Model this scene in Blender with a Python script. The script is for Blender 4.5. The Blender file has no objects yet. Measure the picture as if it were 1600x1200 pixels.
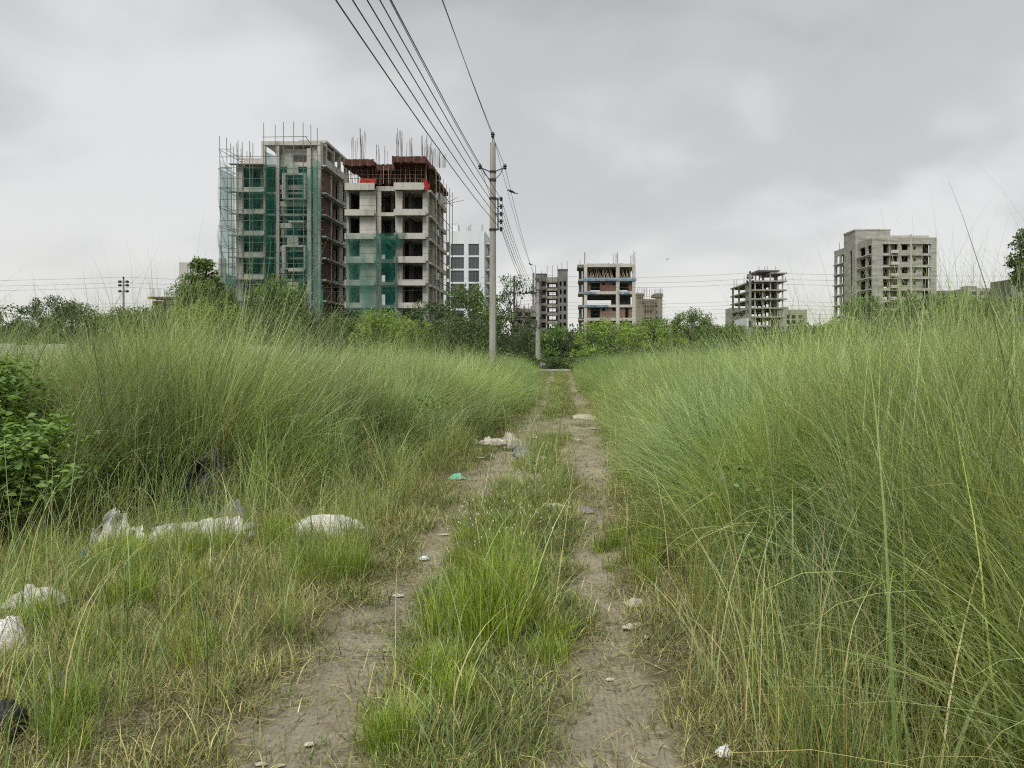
import bpy, math, random
import numpy as np
from mathutils import Vector
from math import sin, cos, pi, radians as R

random.seed(7)
rng = np.random.default_rng(11)
SC = bpy.context.scene
COL = SC.collection

# ------------------------------------------------------------------ camera, sky, sun, exposure
F, CU, CV, CH = 1180.0, 876.0, 548.0, 1.7        # focal length (photo px), vanishing point, eye height
cam_d = bpy.data.cameras.new('camera'); cam = bpy.data.objects.new('camera', cam_d); COL.objects.link(cam)
cam.location = (0, 0, CH); cam.rotation_euler = (R(90), 0, 0)
cam_d.sensor_width = 36; cam_d.lens = 36*F/1600
cam_d.shift_x = (800-CU)/1600; cam_d.shift_y = (CV-600)/1600
cam_d.clip_start = 0.05; cam_d.clip_end = 6000
SC.camera = cam
SC.view_settings.view_transform = 'Standard'; SC.view_settings.look = 'None'
SC.view_settings.exposure = 1.42; SC.view_settings.gamma = 1; SC.view_settings.use_curve_mapping = False
SUN_EL, SUN_AZ = R(58), R(200)                    # azimuth clockwise from +Y: high behind the camera
world = bpy.data.worlds.new('World'); SC.world = world; world.use_nodes = True

def N(nt, typ, **kw):
    n = nt.nodes.new(typ)
    for k, v in kw.items():
        if k.startswith('i_'):
            key = k[2:]; key = int(key) if key.isdigit() else key.replace('_', ' ')
            n.inputs[key].default_value = v
        else: setattr(n, k, v)
    return n
def L(nt, a, b): nt.links.new(a, b)
def ramp(nt, stops, interp='LINEAR'):
    r = nt.nodes.new('ShaderNodeValToRGB'); r.color_ramp.interpolation = interp
    e = r.color_ramp.elements
    while len(e) < len(stops): e.new(0.5)
    for i, (p, c) in enumerate(stops):
        e[i].position = p; e[i].color = (*c, 1) if len(c) == 3 else c
    return r
def math_n(nt, op, a, b=None, clamp=False):
    n = nt.nodes.new('ShaderNodeMath'); n.operation = op; n.use_clamp = clamp
    for i, v in enumerate((a, b)):
        if v is None: continue
        if isinstance(v, (int, float)): n.inputs[i].default_value = v
        else: nt.links.new(v, n.inputs[i])
    return n.outputs[0]
def mixc(nt, fac, a, b, bt='MIX'):
    n = nt.nodes.new('ShaderNodeMix'); n.data_type = 'RGBA'; n.blend_type = bt
    for sock, v in ((n.inputs[0], fac), (n.inputs[6], a), (n.inputs[7], b)):
        if isinstance(v, (int, float)): sock.default_value = v
        elif isinstance(v, tuple): sock.default_value = (*v, 1) if len(v) == 3 else v
        else: nt.links.new(v, sock)
    return n.outputs[2]

def build_world():
    nt = world.node_tree; nt.nodes.clear()
    out = N(nt, 'ShaderNodeOutputWorld'); bg = N(nt, 'ShaderNodeBackground'); bg.inputs[1].default_value = 0.1*0.84
    sky = N(nt, 'ShaderNodeTexSky', sky_type='NISHITA', sun_disc=False, sun_elevation=SUN_EL, sun_rotation=SUN_AZ)
    tc = N(nt, 'ShaderNodeTexCoord')
    sep = N(nt, 'ShaderNodeSeparateXYZ'); L(nt, tc.outputs['Generated'], sep.inputs[0])
    z = math_n(nt, 'MAXIMUM', sep.outputs[2], 0.0)
    den = math_n(nt, 'ADD', z, 0.42)
    px = math_n(nt, 'DIVIDE', sep.outputs[0], den); py = math_n(nt, 'DIVIDE', sep.outputs[1], den)
    cmb = N(nt, 'ShaderNodeCombineXYZ'); L(nt, px, cmb.inputs[0]); L(nt, py, cmb.inputs[1])
    mp = N(nt, 'ShaderNodeMapping'); mp.inputs['Location'].default_value = (20.3, 3.3, 0); mp.inputs['Rotation'].default_value = (0, 0, R(80)); mp.inputs['Scale'].default_value = (0.85, 1.0, 1)
    L(nt, cmb.outputs[0], mp.inputs[0])
    n1 = N(nt, 'ShaderNodeTexNoise', i_Scale=1.25, i_Detail=4.0, i_Roughness=0.42, i_Distortion=0.6); L(nt, mp.outputs[0], n1.inputs['Vector'])
    n2 = N(nt, 'ShaderNodeTexNoise', i_Scale=3.6, i_Detail=6.0, i_Roughness=0.5, i_Distortion=0.3); L(nt, mp.outputs[0], n2.inputs['Vector'])
    v = math_n(nt, 'ADD', math_n(nt, 'MULTIPLY', n1.outputs[0], 0.78), math_n(nt, 'MULTIPLY', n2.outputs[0], 0.22))
    cl = ramp(nt, [(0.36, (1.88, 1.91, 1.91)), (0.475, (2.52, 2.55, 2.53)), (0.59, (3.4, 3.4, 3.34))], 'EASE')
    L(nt, v, cl.inputs[0])
    hz = ramp(nt, [(0.0, (1, 1, 1)), (0.08, (0.55, 0.55, 0.55)), (0.20, (0.10, 0.10, 0.10)), (0.34, (0, 0, 0))], 'EASE'); L(nt, z, hz.inputs[0])
    c = mixc(nt, hz.outputs[0], cl.outputs[0], (3.55, 3.47, 3.30))
    c = mixc(nt, 0.94, sky.outputs[0], c)
    # below the horizon only ground-bounce colour
    below = math_n(nt, 'LESS_THAN', sep.outputs[2], -0.01)
    c = mixc(nt, below, c, (1.4, 1.45, 1.1))
    L(nt, c, bg.inputs[0]); L(nt, bg.outputs[0], out.inputs[0])
build_world()
sun_d = bpy.data.lights.new('sun', 'SUN'); sun_d.energy = 1.5; sun_d.angle = R(35); sun_d.color = (1.0, 0.97, 0.92)
sun = bpy.data.objects.new('sun', sun_d); COL.objects.link(sun); sun.location = (0, 0, 60)
sd = Vector((sin(SUN_AZ)*cos(SUN_EL), cos(SUN_AZ)*cos(SUN_EL), sin(SUN_EL)))
sun.rotation_euler = (-sd).to_track_quat('-Z', 'Y').to_euler()
SC.cycles.max_bounces = 4; SC.cycles.diffuse_bounces = 3; SC.cycles.transmission_bounces = 3
SC.cycles.use_adaptive_sampling = True; SC.cycles.adaptive_threshold = 0.03; SC.cycles.filter_width = 1.2
SC.cycles.transparent_max_bounces = 12; SC.cycles.glossy_bounces = 2
SC.cycles.use_denoising = False

# ------------------------------------------------------------------ helpers
def PX(u, Y): return (u-CU)/F*Y
def PZ(v, Y): return CH+(CV-v)/F*Y
def PY(u, X): return X*F/(u-CU)
def GR(u, v):
    Y = CH*F/(v-CV); return PX(u, Y), Y

def tag(o, label=None, cat=None, group=None, kind=None):
    if label: o['label'] = label
    if cat: o['category'] = cat
    if group: o['group'] = group
    if kind: o['kind'] = kind
    return o
def empty(name, loc, label, cat, group=None, rz=0):
    o = bpy.data.objects.new(name, None); COL.objects.link(o); o.location = loc; o.rotation_euler = (0, 0, rz)
    o.empty_display_size = 0.3
    return tag(o, label, cat, group)
def link(name, me, parent=None, loc=(0, 0, 0), rot=(0, 0, 0)):
    o = bpy.data.objects.new(name, me); COL.objects.link(o); o.parent = parent; o.location = loc; o.rotation_euler = rot
    return o
class MB:
    def __init__(s): s.v = []; s.f = []
    def box(s, x0, x1, y0, y1, z0, z1):
        b = len(s.v)
        s.v += [(x0,y0,z0),(x1,y0,z0),(x1,y1,z0),(x0,y1,z0),(x0,y0,z1),(x1,y0,z1),(x1,y1,z1),(x0,y1,z1)]
        s.f += [(b,b+3,b+2,b+1),(b+4,b+5,b+6,b+7),(b,b+1,b+5,b+4),(b+1,b+2,b+6,b+5),(b+2,b+3,b+7,b+6),(b+3,b,b+4,b+7)]
        return s
    def tube(s, pts, rad, n=6, cap=True):
        pts = [Vector(p) for p in pts]; m = len(pts); b = len(s.v)
        if isinstance(rad, (int, float)): rad = [rad]*m
        for i, p in enumerate(pts):
            d = (pts[min(i+1, m-1)]-pts[max(i-1, 0)]).normalized()
            a = d.cross(Vector((0, 0, 1)));
            if a.length < 1e-3: a = d.cross(Vector((1, 0, 0)))
            a.normalize(); c = d.cross(a)
            for k in range(n):
                t = 2*pi*k/n; s.v.append(tuple(p+(a*cos(t)+c*sin(t))*rad[i]))
        for i in range(m-1):
            for k in range(n):
                s.f.append((b+i*n+k, b+i*n+(k+1) % n, b+(i+1)*n+(k+1) % n, b+(i+1)*n+k))
        if cap:
            s.f.append(tuple(b+k for k in range(n))[::-1]); s.f.append(tuple(b+(m-1)*n+k for k in range(n)))
        return s
    def lathe(s, prof, c=(0, 0, 0), n=12, axis='z'):
        b = len(s.v); m = len(prof)
        for r, h in prof:
            for k in range(n):
                t = 2*pi*k/n; q = (r*cos(t), r*sin(t), h)
                if axis == 'x': q = (q[2], q[0], q[1])
                if axis == 'y': q = (q[0], q[2], q[1])
                s.v.append((c[0]+q[0], c[1]+q[1], c[2]+q[2]))
        for i in range(m-1):
            for k in range(n): s.f.append((b+i*n+k, b+i*n+(k+1) % n, b+(i+1)*n+(k+1) % n, b+(i+1)*n+k))
        s.f.append(tuple(b+k for k in range(n))[::-1]); s.f.append(tuple(b+(m-1)*n+k for k in range(n)))
        return s
    def mesh(s, name, mat, smooth=False):
        me = bpy.data.meshes.new(name); me.from_pydata(s.v, [], s.f); me.materials.append(mat)
        if smooth: me.polygons.foreach_set('use_smooth', [True]*len(me.polygons))
        me.update(); return me
    def build(s, name, mat, parent=None, loc=(0, 0, 0), smooth=False, rot=(0, 0, 0)):
        return link(name, s.mesh(name, mat, smooth), parent, loc, rot)
_cache = {}
def bx(parent, name, x0, x1, y0, y1, z0, z1, mat):
    """one box as a part; world coordinates, parent unrotated; equal sizes share one mesh"""
    d = (round(abs(x1-x0), 3), round(abs(y1-y0), 3), round(abs(z1-z0), 3)); k = d+(mat.name,)
    if k not in _cache:
        _cache[k] = MB().box(-d[0]/2, d[0]/2, -d[1]/2, d[1]/2, 0, d[2]).mesh(name, mat)
    p = parent.location if parent else Vector((0, 0, 0))
    return link(name, _cache[k], parent, ((x0+x1)/2-p.x, (y0+y1)/2-p.y, min(z0, z1)-p.z))
def rod(parent, name, a, b, r, mat, n=5):
    p = parent.location if parent else Vector((0, 0, 0))
    a = Vector(a)-p; b = Vector(b)-p; ln = (b-a).length; k = ('rod', round(ln, 2), round(r, 3), mat.name)
    if k not in _cache: _cache[k] = MB().tube([(0, 0, 0), (0, 0, ln)], r, n).mesh(name, mat)
    return link(name, _cache[k], parent, a, (b-a).to_track_quat('Z', 'Y').to_euler())

def np_mesh(name, verts, faces, mat, col=None, smooth=False):
    """verts (n,3), faces (m,4) or (m,3); col (n,3) per vertex"""
    me = bpy.data.meshes.new(name); k = faces.shape[1]
    me.vertices.add(len(verts)); me.vertices.foreach_set('co', verts.astype(np.float32).ravel())
    me.loops.add(faces.size); me.loops.foreach_set('vertex_index', faces.astype(np.int32).ravel())
    me.polygons.add(len(faces)); me.polygons.foreach_set('loop_start', np.arange(0, faces.size, k, dtype=np.int32))
    me.update(calc_edges=True)
    if col is not None:
        a = me.color_attributes.new('col', 'FLOAT_COLOR', 'POINT')
        a.data.foreach_set('color', np.concatenate([col, np.ones((len(col), 1))], 1).astype(np.float32).ravel())
    if smooth: me.polygons.foreach_set('use_smooth', np.ones(len(faces), dtype=bool))
    me.materials.append(mat); me.validate(); return me

# ------------------------------------------------------------------ materials
def pbsdf(nt): 
    for n in nt.nodes:
        if n.type == 'BSDF_PRINCIPLED': return n
def mat_noise(name, c1, c2, scale=1.0, rough=0.9, stretch=(1, 1, 1), bump=0.0, bscale=20, c3=None, s3=0.3, metallic=0, detail=6, objspace=False, spec=0.3):
    m = bpy.data.materials.new(name); m.use_nodes = True; nt = m.node_tree; b = pbsdf(nt)
    b.inputs['Roughness'].default_value = rough; b.inputs['Metallic'].default_value = metallic; b.inputs['Specular IOR Level'].default_value = spec
    if objspace: vec = N(nt, 'ShaderNodeTexCoord').outputs['Object']
    else: vec = N(nt, 'ShaderNodeNewGeometry').outputs['Position']
    mp = N(nt, 'ShaderNodeMapping'); mp.inputs['Scale'].default_value = stretch; L(nt, vec, mp.inputs[0])
    n = N(nt, 'ShaderNodeTexNoise', i_Scale=scale, i_Detail=float(detail), i_Roughness=0.62); L(nt, mp.outputs[0], n.inputs['Vector'])
    r = ramp(nt, [(0.32, c1), (0.68, c2)]); L(nt, n.outputs[0], r.inputs[0]); c = r.outputs[0]
    if c3:
        n3 = N(nt, 'ShaderNodeTexNoise', i_Scale=scale*s3, i_Detail=4.0, i_Roughness=0.7); L(nt, mp.outputs[0], n3.inputs['Vector'])
        r3 = ramp(nt, [(0.52, (0, 0, 0)), (0.68, (1, 1, 1))]); L(nt, n3.outputs[0], r3.inputs[0])
        c = mixc(nt, r3.outputs[0], c, c3)
    L(nt, c, b.inputs['Base Color'])
    if bump:
        nb = N(nt, 'ShaderNodeTexNoise', i_Scale=float(bscale), i_Detail=5.0); L(nt, vec, nb.inputs['Vector'])
        bp = N(nt, 'ShaderNodeBump', i_Strength=bump, i_Distance=0.02); L(nt, nb.outputs[0], bp.inputs['Height']); L(nt, bp.outputs[0], b.inputs['Normal'])
    return m
M = {}
ST = (1, 1, 0.28)
M['conc'] = mat_noise('raw_concrete', (0.24, 0.23, 0.20), (0.37, 0.355, 0.31), 0.9, stretch=ST, c3=(0.15, 0.145, 0.125), s3=0.5)
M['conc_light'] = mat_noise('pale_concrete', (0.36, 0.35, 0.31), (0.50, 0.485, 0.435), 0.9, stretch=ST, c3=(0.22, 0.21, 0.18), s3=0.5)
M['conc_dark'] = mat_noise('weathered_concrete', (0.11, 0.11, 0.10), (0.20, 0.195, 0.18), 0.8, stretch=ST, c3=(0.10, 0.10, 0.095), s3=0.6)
M['conc_board'] = mat_noise('plastered_grey_wall', (0.24, 0.235, 0.205), (0.40, 0.39, 0.345), 1.1, stretch=(0.25, 0.25, 1.6), c3=(0.17, 0.165, 0.14), s3=0.7)
M['inner'] = mat_noise('inner_wall', (0.055, 0.052, 0.048), (0.10, 0.095, 0.088), 0.7)  # shade of the rooms behind the openings is put into this dark wall colour
M['brick'] = mat_noise('red_brick_infill', (0.10, 0.058, 0.044), (0.17, 0.09, 0.068), 1.2, stretch=(1, 1, 2.2), c3=(0.10, 0.06, 0.05))
M['brick_dull'] = mat_noise('dull_brick_infill', (0.15, 0.10, 0.075), (0.23, 0.15, 0.11), 1.2, stretch=(1, 1, 2.2))
M['white'] = mat_noise('white_paint', (0.52, 0.56, 0.58), (0.62, 0.66, 0.67), 0.5, stretch=ST, rough=0.7)
M['form'] = mat_noise('rusty_formwork', (0.045, 0.018, 0.014), (0.13, 0.035, 0.028), 1.5, rough=0.8)
M['rust'] = mat_noise('rusty_steel', (0.06, 0.035, 0.025), (0.14, 0.085, 0.06), 3.0, rough=0.8)
M['rebar'] = mat_noise('rebar_steel', (0.13, 0.11, 0.10), (0.22, 0.19, 0.17), 3.0, rough=0.7)
M['pipe'] = mat_noise('scaffold_tube', (0.10, 0.13, 0.11), (0.2, 0.22, 0.19), 2.0, rough=0.6)
M['bamboo'] = mat_noise('bamboo', (0.22, 0.18, 0.11), (0.36, 0.30, 0.2), 2.0)
M['redcloth'] = mat_noise('red_cloth', (0.26, 0.018, 0.014), (0.38, 0.03, 0.022), 2.0)
M['bluecloth'] = mat_noise('blue_sheet', (0.08, 0.15, 0.22), (0.17, 0.26, 0.33), 1.5, c3=(0.38, 0.38, 0.35), s3=0.35)
M['frame'] = mat_noise('dark_frame', (0.12, 0.125, 0.13), (0.17, 0.17, 0.175), 2.0, rough=0.5)
M['dark'] = mat_noise('dark_metal', (0.025, 0.022, 0.02), (0.05, 0.045, 0.04), 6.0, rough=0.6)
M['ceramic'] = mat_noise('brown_ceramic', (0.02, 0.014, 0.012), (0.04, 0.025, 0.02), 4.0, rough=0.35, spec=0.5)
M['wire'] = mat_noise('aluminium_wire', (0.05, 0.05, 0.05), (0.09, 0.09, 0.09), 2.0, rough=0.6, metallic=0.3)
M['pole'] = mat_noise('concrete_pole_surface', (0.27, 0.26, 0.235), (0.38, 0.365, 0.325), 3.0, stretch=(1, 1, 0.18), c3=(0.24, 0.23, 0.205), s3=0.4, bump=0.3, bscale=60)
M['steelpole'] = mat_noise('steel_pole', (0.16, 0.16, 0.155), (0.26, 0.26, 0.25), 2.0, stretch=ST)
M['bark'] = mat_noise('bark', (0.07, 0.055, 0.04), (0.14, 0.115, 0.085), 5.0, stretch=(1, 1, 0.3), bump=0.4)
def mat_glass():
    m = bpy.data.materials.new('window_glass'); m.use_nodes = True; b = pbsdf(m.node_tree)
    b.inputs['Base Color'].default_value = (0.045, 0.055, 0.06, 1); b.inputs['Roughness'].default_value = 0.12; b.inputs['Specular IOR Level'].default_value = 0.8
    return m
M['glass'] = mat_glass()
def mat_net(name, col, opac):
    m = bpy.data.materials.new(name); m.use_nodes = True; nt = m.node_tree; nt.nodes.clear()
    out = N(nt, 'ShaderNodeOutputMaterial'); mx = N(nt, 'ShaderNodeMixShader'); tr = N(nt, 'ShaderNodeBsdfTransparent')
    df = N(nt, 'ShaderNodeBsdfDiffuse'); tl = N(nt, 'ShaderNodeBsdfTranslucent'); m2 = N(nt, 'ShaderNodeMixShader', i_0=0.35)
    g = N(nt, 'ShaderNodeNewGeometry'); n = N(nt, 'ShaderNodeTexNoise', i_Scale=0.35, i_Detail=5.0, i_Roughness=0.6)
    mp = N(nt, 'ShaderNodeMapping'); mp.inputs['Scale'].default_value = (2.2, 2.2, 0.5); L(nt, g.outputs['Position'], mp.inputs[0]); L(nt, mp.outputs[0], n.inputs['Vector'])
    r = ramp(nt, [(0.3, tuple([max(0, opac-0.30)]*3)), (0.7, tuple([min(1, opac+0.24)]*3))]); L(nt, n.outputs[0], r.inputs[0])
    L(nt, r.outputs[0], mx.inputs[0])
    c = mixc(nt, n.outputs[0], tuple(x*0.75 for x in col), tuple(min(1, x*1.25) for x in col))
    L(nt, c, df.inputs[0]); L(nt, c, tl.inputs[0]); L(nt, df.outputs[0], m2.inputs[1]); L(nt, tl.outputs[0], m2.inputs[2])
    L(nt, tr.outputs[0], mx.inputs[1]); L(nt, m2.outputs[0], mx.inputs[2]); L(nt, mx.outputs[0], out.inputs[0])
    return m
M['net'] = mat_net('green_safety_net', (0.024, 0.12, 0.09), 0.60)
M['net_pale'] = mat_net('thin_green_net', (0.05, 0.20, 0.15), 0.24)
M['net_left'] = mat_net('worn_green_net', (0.05, 0.19, 0.145), 0.40)
M['net_mint'] = mat_net('mint_safety_net', (0.07, 0.23, 0.17), 0.46)

def mat_leaf(name, inst=True, var=0.25, trans=0.35, gain=(1, 1, 1), rough=0.6):
    """colour from the blade / leaf's own pigment, shifted per plant"""
    m = bpy.data.materials.new(name); m.use_nodes = True; nt = m.node_tree; nt.nodes.clear()
    out = N(nt, 'ShaderNodeOutputMaterial')
    at = N(nt, 'ShaderNodeAttribute', attribute_name='col')
    c = at.outputs['Color']
    if inst:
        ti = N(nt, 'ShaderNodeAttribute', attribute_type='INSTANCER', attribute_name='tint')
        c = mixc(nt, 1.0, c, ti.outputs['Color'], 'MULTIPLY')
    oi = N(nt, 'ShaderNodeObjectInfo')
    hs = N(nt, 'ShaderNodeHueSaturation')
    mr = N(nt, 'ShaderNodeMapRange'); mr.inputs[3].default_value = 1-var; mr.inputs[4].default_value = 1+var; L(nt, oi.outputs['Random'], mr.inputs[0]); L(nt, mr.outputs[0], hs.inputs['Value'])
    L(nt, c, hs.inputs['Color'])
    c = mixc(nt, 1.0, hs.outputs[0], gain, 'MULTIPLY')
    df = N(nt, 'ShaderNodeBsdfDiffuse'); tl = N(nt, 'ShaderNodeBsdfTranslucent'); gl = N(nt, 'ShaderNodeBsdfGlossy'); gl.inputs['Roughness'].default_value = rough
    gl.inputs[0].default_value = (0.8, 0.85, 0.8, 1)
    L(nt, c, df.inputs[0]); c2 = mixc(nt, 1.0, c, (1.15, 1.15, 0.6), 'MULTIPLY'); L(nt, c2, tl.inputs[0])
    m1 = N(nt, 'ShaderNodeMixShader', i_0=trans); L(nt, df.outputs[0], m1.inputs[1]); L(nt, tl.outputs[0], m1.inputs[2])
    m2 = N(nt, 'ShaderNodeMixShader', i_0=0.05); L(nt, m1.outputs[0], m2.inputs[1]); L(nt, gl.outputs[0], m2.inputs[2])
    L(nt, m2.outputs[0], out.inputs[0]); return m
M['grass'] = mat_leaf('grass_blade', gain=(1.24, 1.32, 1.04))
M['treeleaf'] = mat_leaf('tree_leaf', inst=False, var=0.12, gain=(1.55, 1.55, 1.25))
M['shrubleaf'] = mat_leaf('shrub_leaf', inst=True, var=0.18, gain=(1.5, 1.5, 1.2))

# ------------------------------------------------------------------ ground
def vnoise(x, y, s, seed=0):
    """smooth value noise, vectorised"""
    x = np.asarray(x, float)*s+seed*17.3; y = np.asarray(y, float)*s+seed*9.1
    xi = np.floor(x); yi = np.floor(y); fx = x-xi; fy = y-yi; fx = fx*fx*(3-2*fx); fy = fy*fy*(3-2*fy)
    def h(a, b): 
        t = np.sin(a*127.1+b*311.7+seed*5.7)*43758.5453; return t-np.floor(t)
    return (h(xi, yi)*(1-fx)+h(xi+1, yi)*fx)*(1-fy)+(h(xi, yi+1)*(1-fx)+h(xi+1, yi+1)*fx)*fy
def lerp_tab(y, tab):
    ys = [t[0] for t in tab]; return np.interp(y, ys, [t[1] for t in tab])
# ruts, (distance, centre x, half width)
LR = [(0, -1.15, .34), (3, -1.15, .34), (4.4, -1.19, .28), (5.7, -1.09, .24), (7, -1.12, .29), (9, -1.0, .34), (11, -0.95, .34), (14, -0.75, .32), (20, -0.72, .3), (30, -0.55, .26), (60, -0.6, .26)]
RR = [(0, .2, .36), (3, .22, .36), (3.6, .24, .28), (4.4, .28, .24), (5.7, .28, .25), (7, .32, .26), (10, .42, .32), (13, .5, .36), (20, .66, .34), (30, .62, .26), (60, .62, .26)]
def rut(x, y):
    """1 in the wheel ruts, 0 outside"""
    w = (vnoise(x, y, 2.3, 3)-.5)*.24+(vnoise(x, y, 7.0, 4)-.5)*.16+(vnoise(x, y, .8, 14)-.42)*.22*np.clip((y-6)/6, 0, 1)
    o = 0
    for T in (LR, RR):
        c = lerp_tab(y, [(t[0], t[1]) for t in T]); h = lerp_tab(y, [(t[0], t[2]) for t in T])
        d = np.abs(x-c)+w
        o = np.maximum(o, np.clip((h+.05-d)/.12, 0, 1))
    # bare patches that cross the middle strip
    for cx, cy, rx, ry in ((-.85, 9.9, .75, .75), (.1, 17.5, 1.0, 2.3), (.25, 3.0, .42, .35), (.3, 12.4, .5, 1.8)):
        d = np.sqrt(((x-cx)/rx)**2+((y-cy)/ry)**2)+w*1.6
        o = np.maximum(o, np.clip((1.05-d)/.25, 0, 1))
    return o
def gz(x, y):
    x = np.asarray(x, float); y = np.asarray(y, float)
    near = np.clip(1-(np.abs(y)-50)/60, 0, 1)*np.clip(1-(np.abs(x)-20)/20, 0, 1)
    z = (vnoise(x, y, .5, 1)-.5)*.10+(vnoise(x, y, 1.7, 2)-.5)*.05+(vnoise(x, y, 5, 5)-.5)*.022+(vnoise(x, y, 13, 6)-.5)*.010
    return (z-.045*rut(x, y))*near
def gz1(x, y): return float(gz(np.array([x]), np.array([y]))[0])
def axis(lo, hi, fine_lo, fine_hi, st, gr=1.12):
    a = list(np.arange(fine_lo, fine_hi+1e-6, st)); s = st
    p = a[-1]
    while p < hi: s *= gr; p += s; a.append(p)
    s = st; p = a[0]; pre = []
    while p > lo: s *= gr; p -= s; pre.append(p)
    return np.array(pre[::-1]+a)
def mat_ground():
    m = bpy.data.materials.new('soil_and_litter'); m.use_nodes = True; nt = m.node_tree; b = pbsdf(nt); b.inputs['Roughness'].default_value = 0.95; b.inputs['Specular IOR Level'].default_value = 0.15
    g = N(nt, 'ShaderNodeNewGeometry'); P = g.outputs['Position']
    at = N(nt, 'ShaderNodeAttribute', attribute_name='col')
    sp = N(nt, 'ShaderNodeSeparateColor'); L(nt, at.outputs['Color'], sp.inputs[0])
    n1 = N(nt, 'ShaderNodeTexNoise', i_Scale=1.3, i_Detail=7.0, i_Roughness=0.65); L(nt, P, n1.inputs['Vector'])
    soil = ramp(nt, [(0.3, (0.17, 0.148, 0.104)), (0.5, (0.24, 0.215, 0.156)), (0.72, (0.31, 0.282, 0.21))]); L(nt, n1.outputs[0], soil.inputs[0])
    n2 = N(nt, 'ShaderNodeTexNoise', i_Scale=26.0, i_Detail=6.0, i_Roughness=0.7); L(nt, P, n2.inputs['Vector'])
    sv = ramp(nt, [(0.3, (0.72, 0.72, 0.72)), (0.7, (1.22, 1.22, 1.22))]); L(nt, n2.outputs[0], sv.inputs[0])
    s = mixc(nt, 1.0, soil.outputs[0], sv.outputs[0], 'MULTIPLY')
    lit = ramp(nt, [(0.3, (0.045, 0.045, 0.028)), (0.5, (0.10, 0.09, 0.05)), (0.7, (0.16, 0.14, 0.085))]); L(nt, n2.outputs[0], lit.inputs[0])
    c = mixc(nt, sp.outputs[0], lit.outputs[0], s)
    far = ramp(nt, [(0.35, (0.05, 0.07, 0.025)), (0.65, (0.10, 0.12, 0.05))]); L(nt, n1.outputs[0], far.inputs[0])
    c = mixc(nt, sp.outputs[1], c, far.outputs[0])
    L(nt, c, b.inputs['Base Color'])
    vo = N(nt, 'ShaderNodeTexVoronoi', i_Scale=34.0); L(nt, P, vo.inputs['Vector'])
    wv = N(nt, 'ShaderNodeTexWave', i_Scale=11.0, i_Distortion=3.0, i_Detail=3.0); L(nt, P, wv.inputs['Vector'])
    h = math_n(nt, 'ADD', math_n(nt, 'MULTIPLY', n2.outputs[0], 1.0), math_n(nt, 'MULTIPLY', vo.outputs[0], 0.35))
    h = math_n(nt, 'ADD', h, math_n(nt, 'MULTIPLY', math_n(nt, 'MULTIPLY', wv.outputs[0], 0.28), sp.outputs[0]))
    bp = N(nt, 'ShaderNodeBump', i_Strength=0.75, i_Distance=0.02); L(nt, h, bp.inputs['Height']); L(nt, bp.outputs[0], b.inputs['Normal'])
    return m
M['ground'] = mat_ground()
xs = axis(-2500, 2500, -3.2, 2.4, .055); ys = axis(-400, 4500, 1.5, 14, .055, 1.02)
# thin out the far y spacing growth
gx, gy = np.meshgrid(xs, ys); nx, ny = len(xs), len(ys)
zz = gz(gx, gy)
idx = np.arange(nx*ny).reshape(ny, nx)
fc = np.stack([idx[:-1, :-1], idx[:-1, 1:], idx[1:, 1:], idx[1:, :-1]], -1).reshape(-1, 4)
cc = np.zeros((nx*ny, 3)); cc[:, 0] = np.clip(rut(gx, gy), 0, 1).ravel()
cc[:, 1] = np.clip((np.hypot(gx, gy)-55)/30, 0, 1).ravel()
ground = link('ground', np_mesh('ground', np.stack([gx, gy, zz], -1).reshape(-1, 3), fc, M['ground'], cc, True)); tag(ground, kind='structure')

# pale cross road at the end of the track
M['road'] = mat_noise('pale_road', (0.22, 0.21, 0.185), (0.30, 0.285, 0.25), 1.5, c3=(0.2, 0.18, 0.14))
def slab_road():
    v = []; f = []; n = 60
    for i in range(n+1):
        x = -60+120*i/n
        for y in (63.5, 63.62, 67.5): v.append((x, y, 0.07 if y > 63.6 else 0.01))
    for i in range(n):
        for k in range(2): b = i*3+k; f.append((b, b+3, b+4, b+1))
    me = bpy.data.meshes.new('cross_road'); me.from_pydata(v, [], f); me.materials.append(M['road']); return me
tag(link('cross_road', slab_road()), kind='structure')

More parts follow.
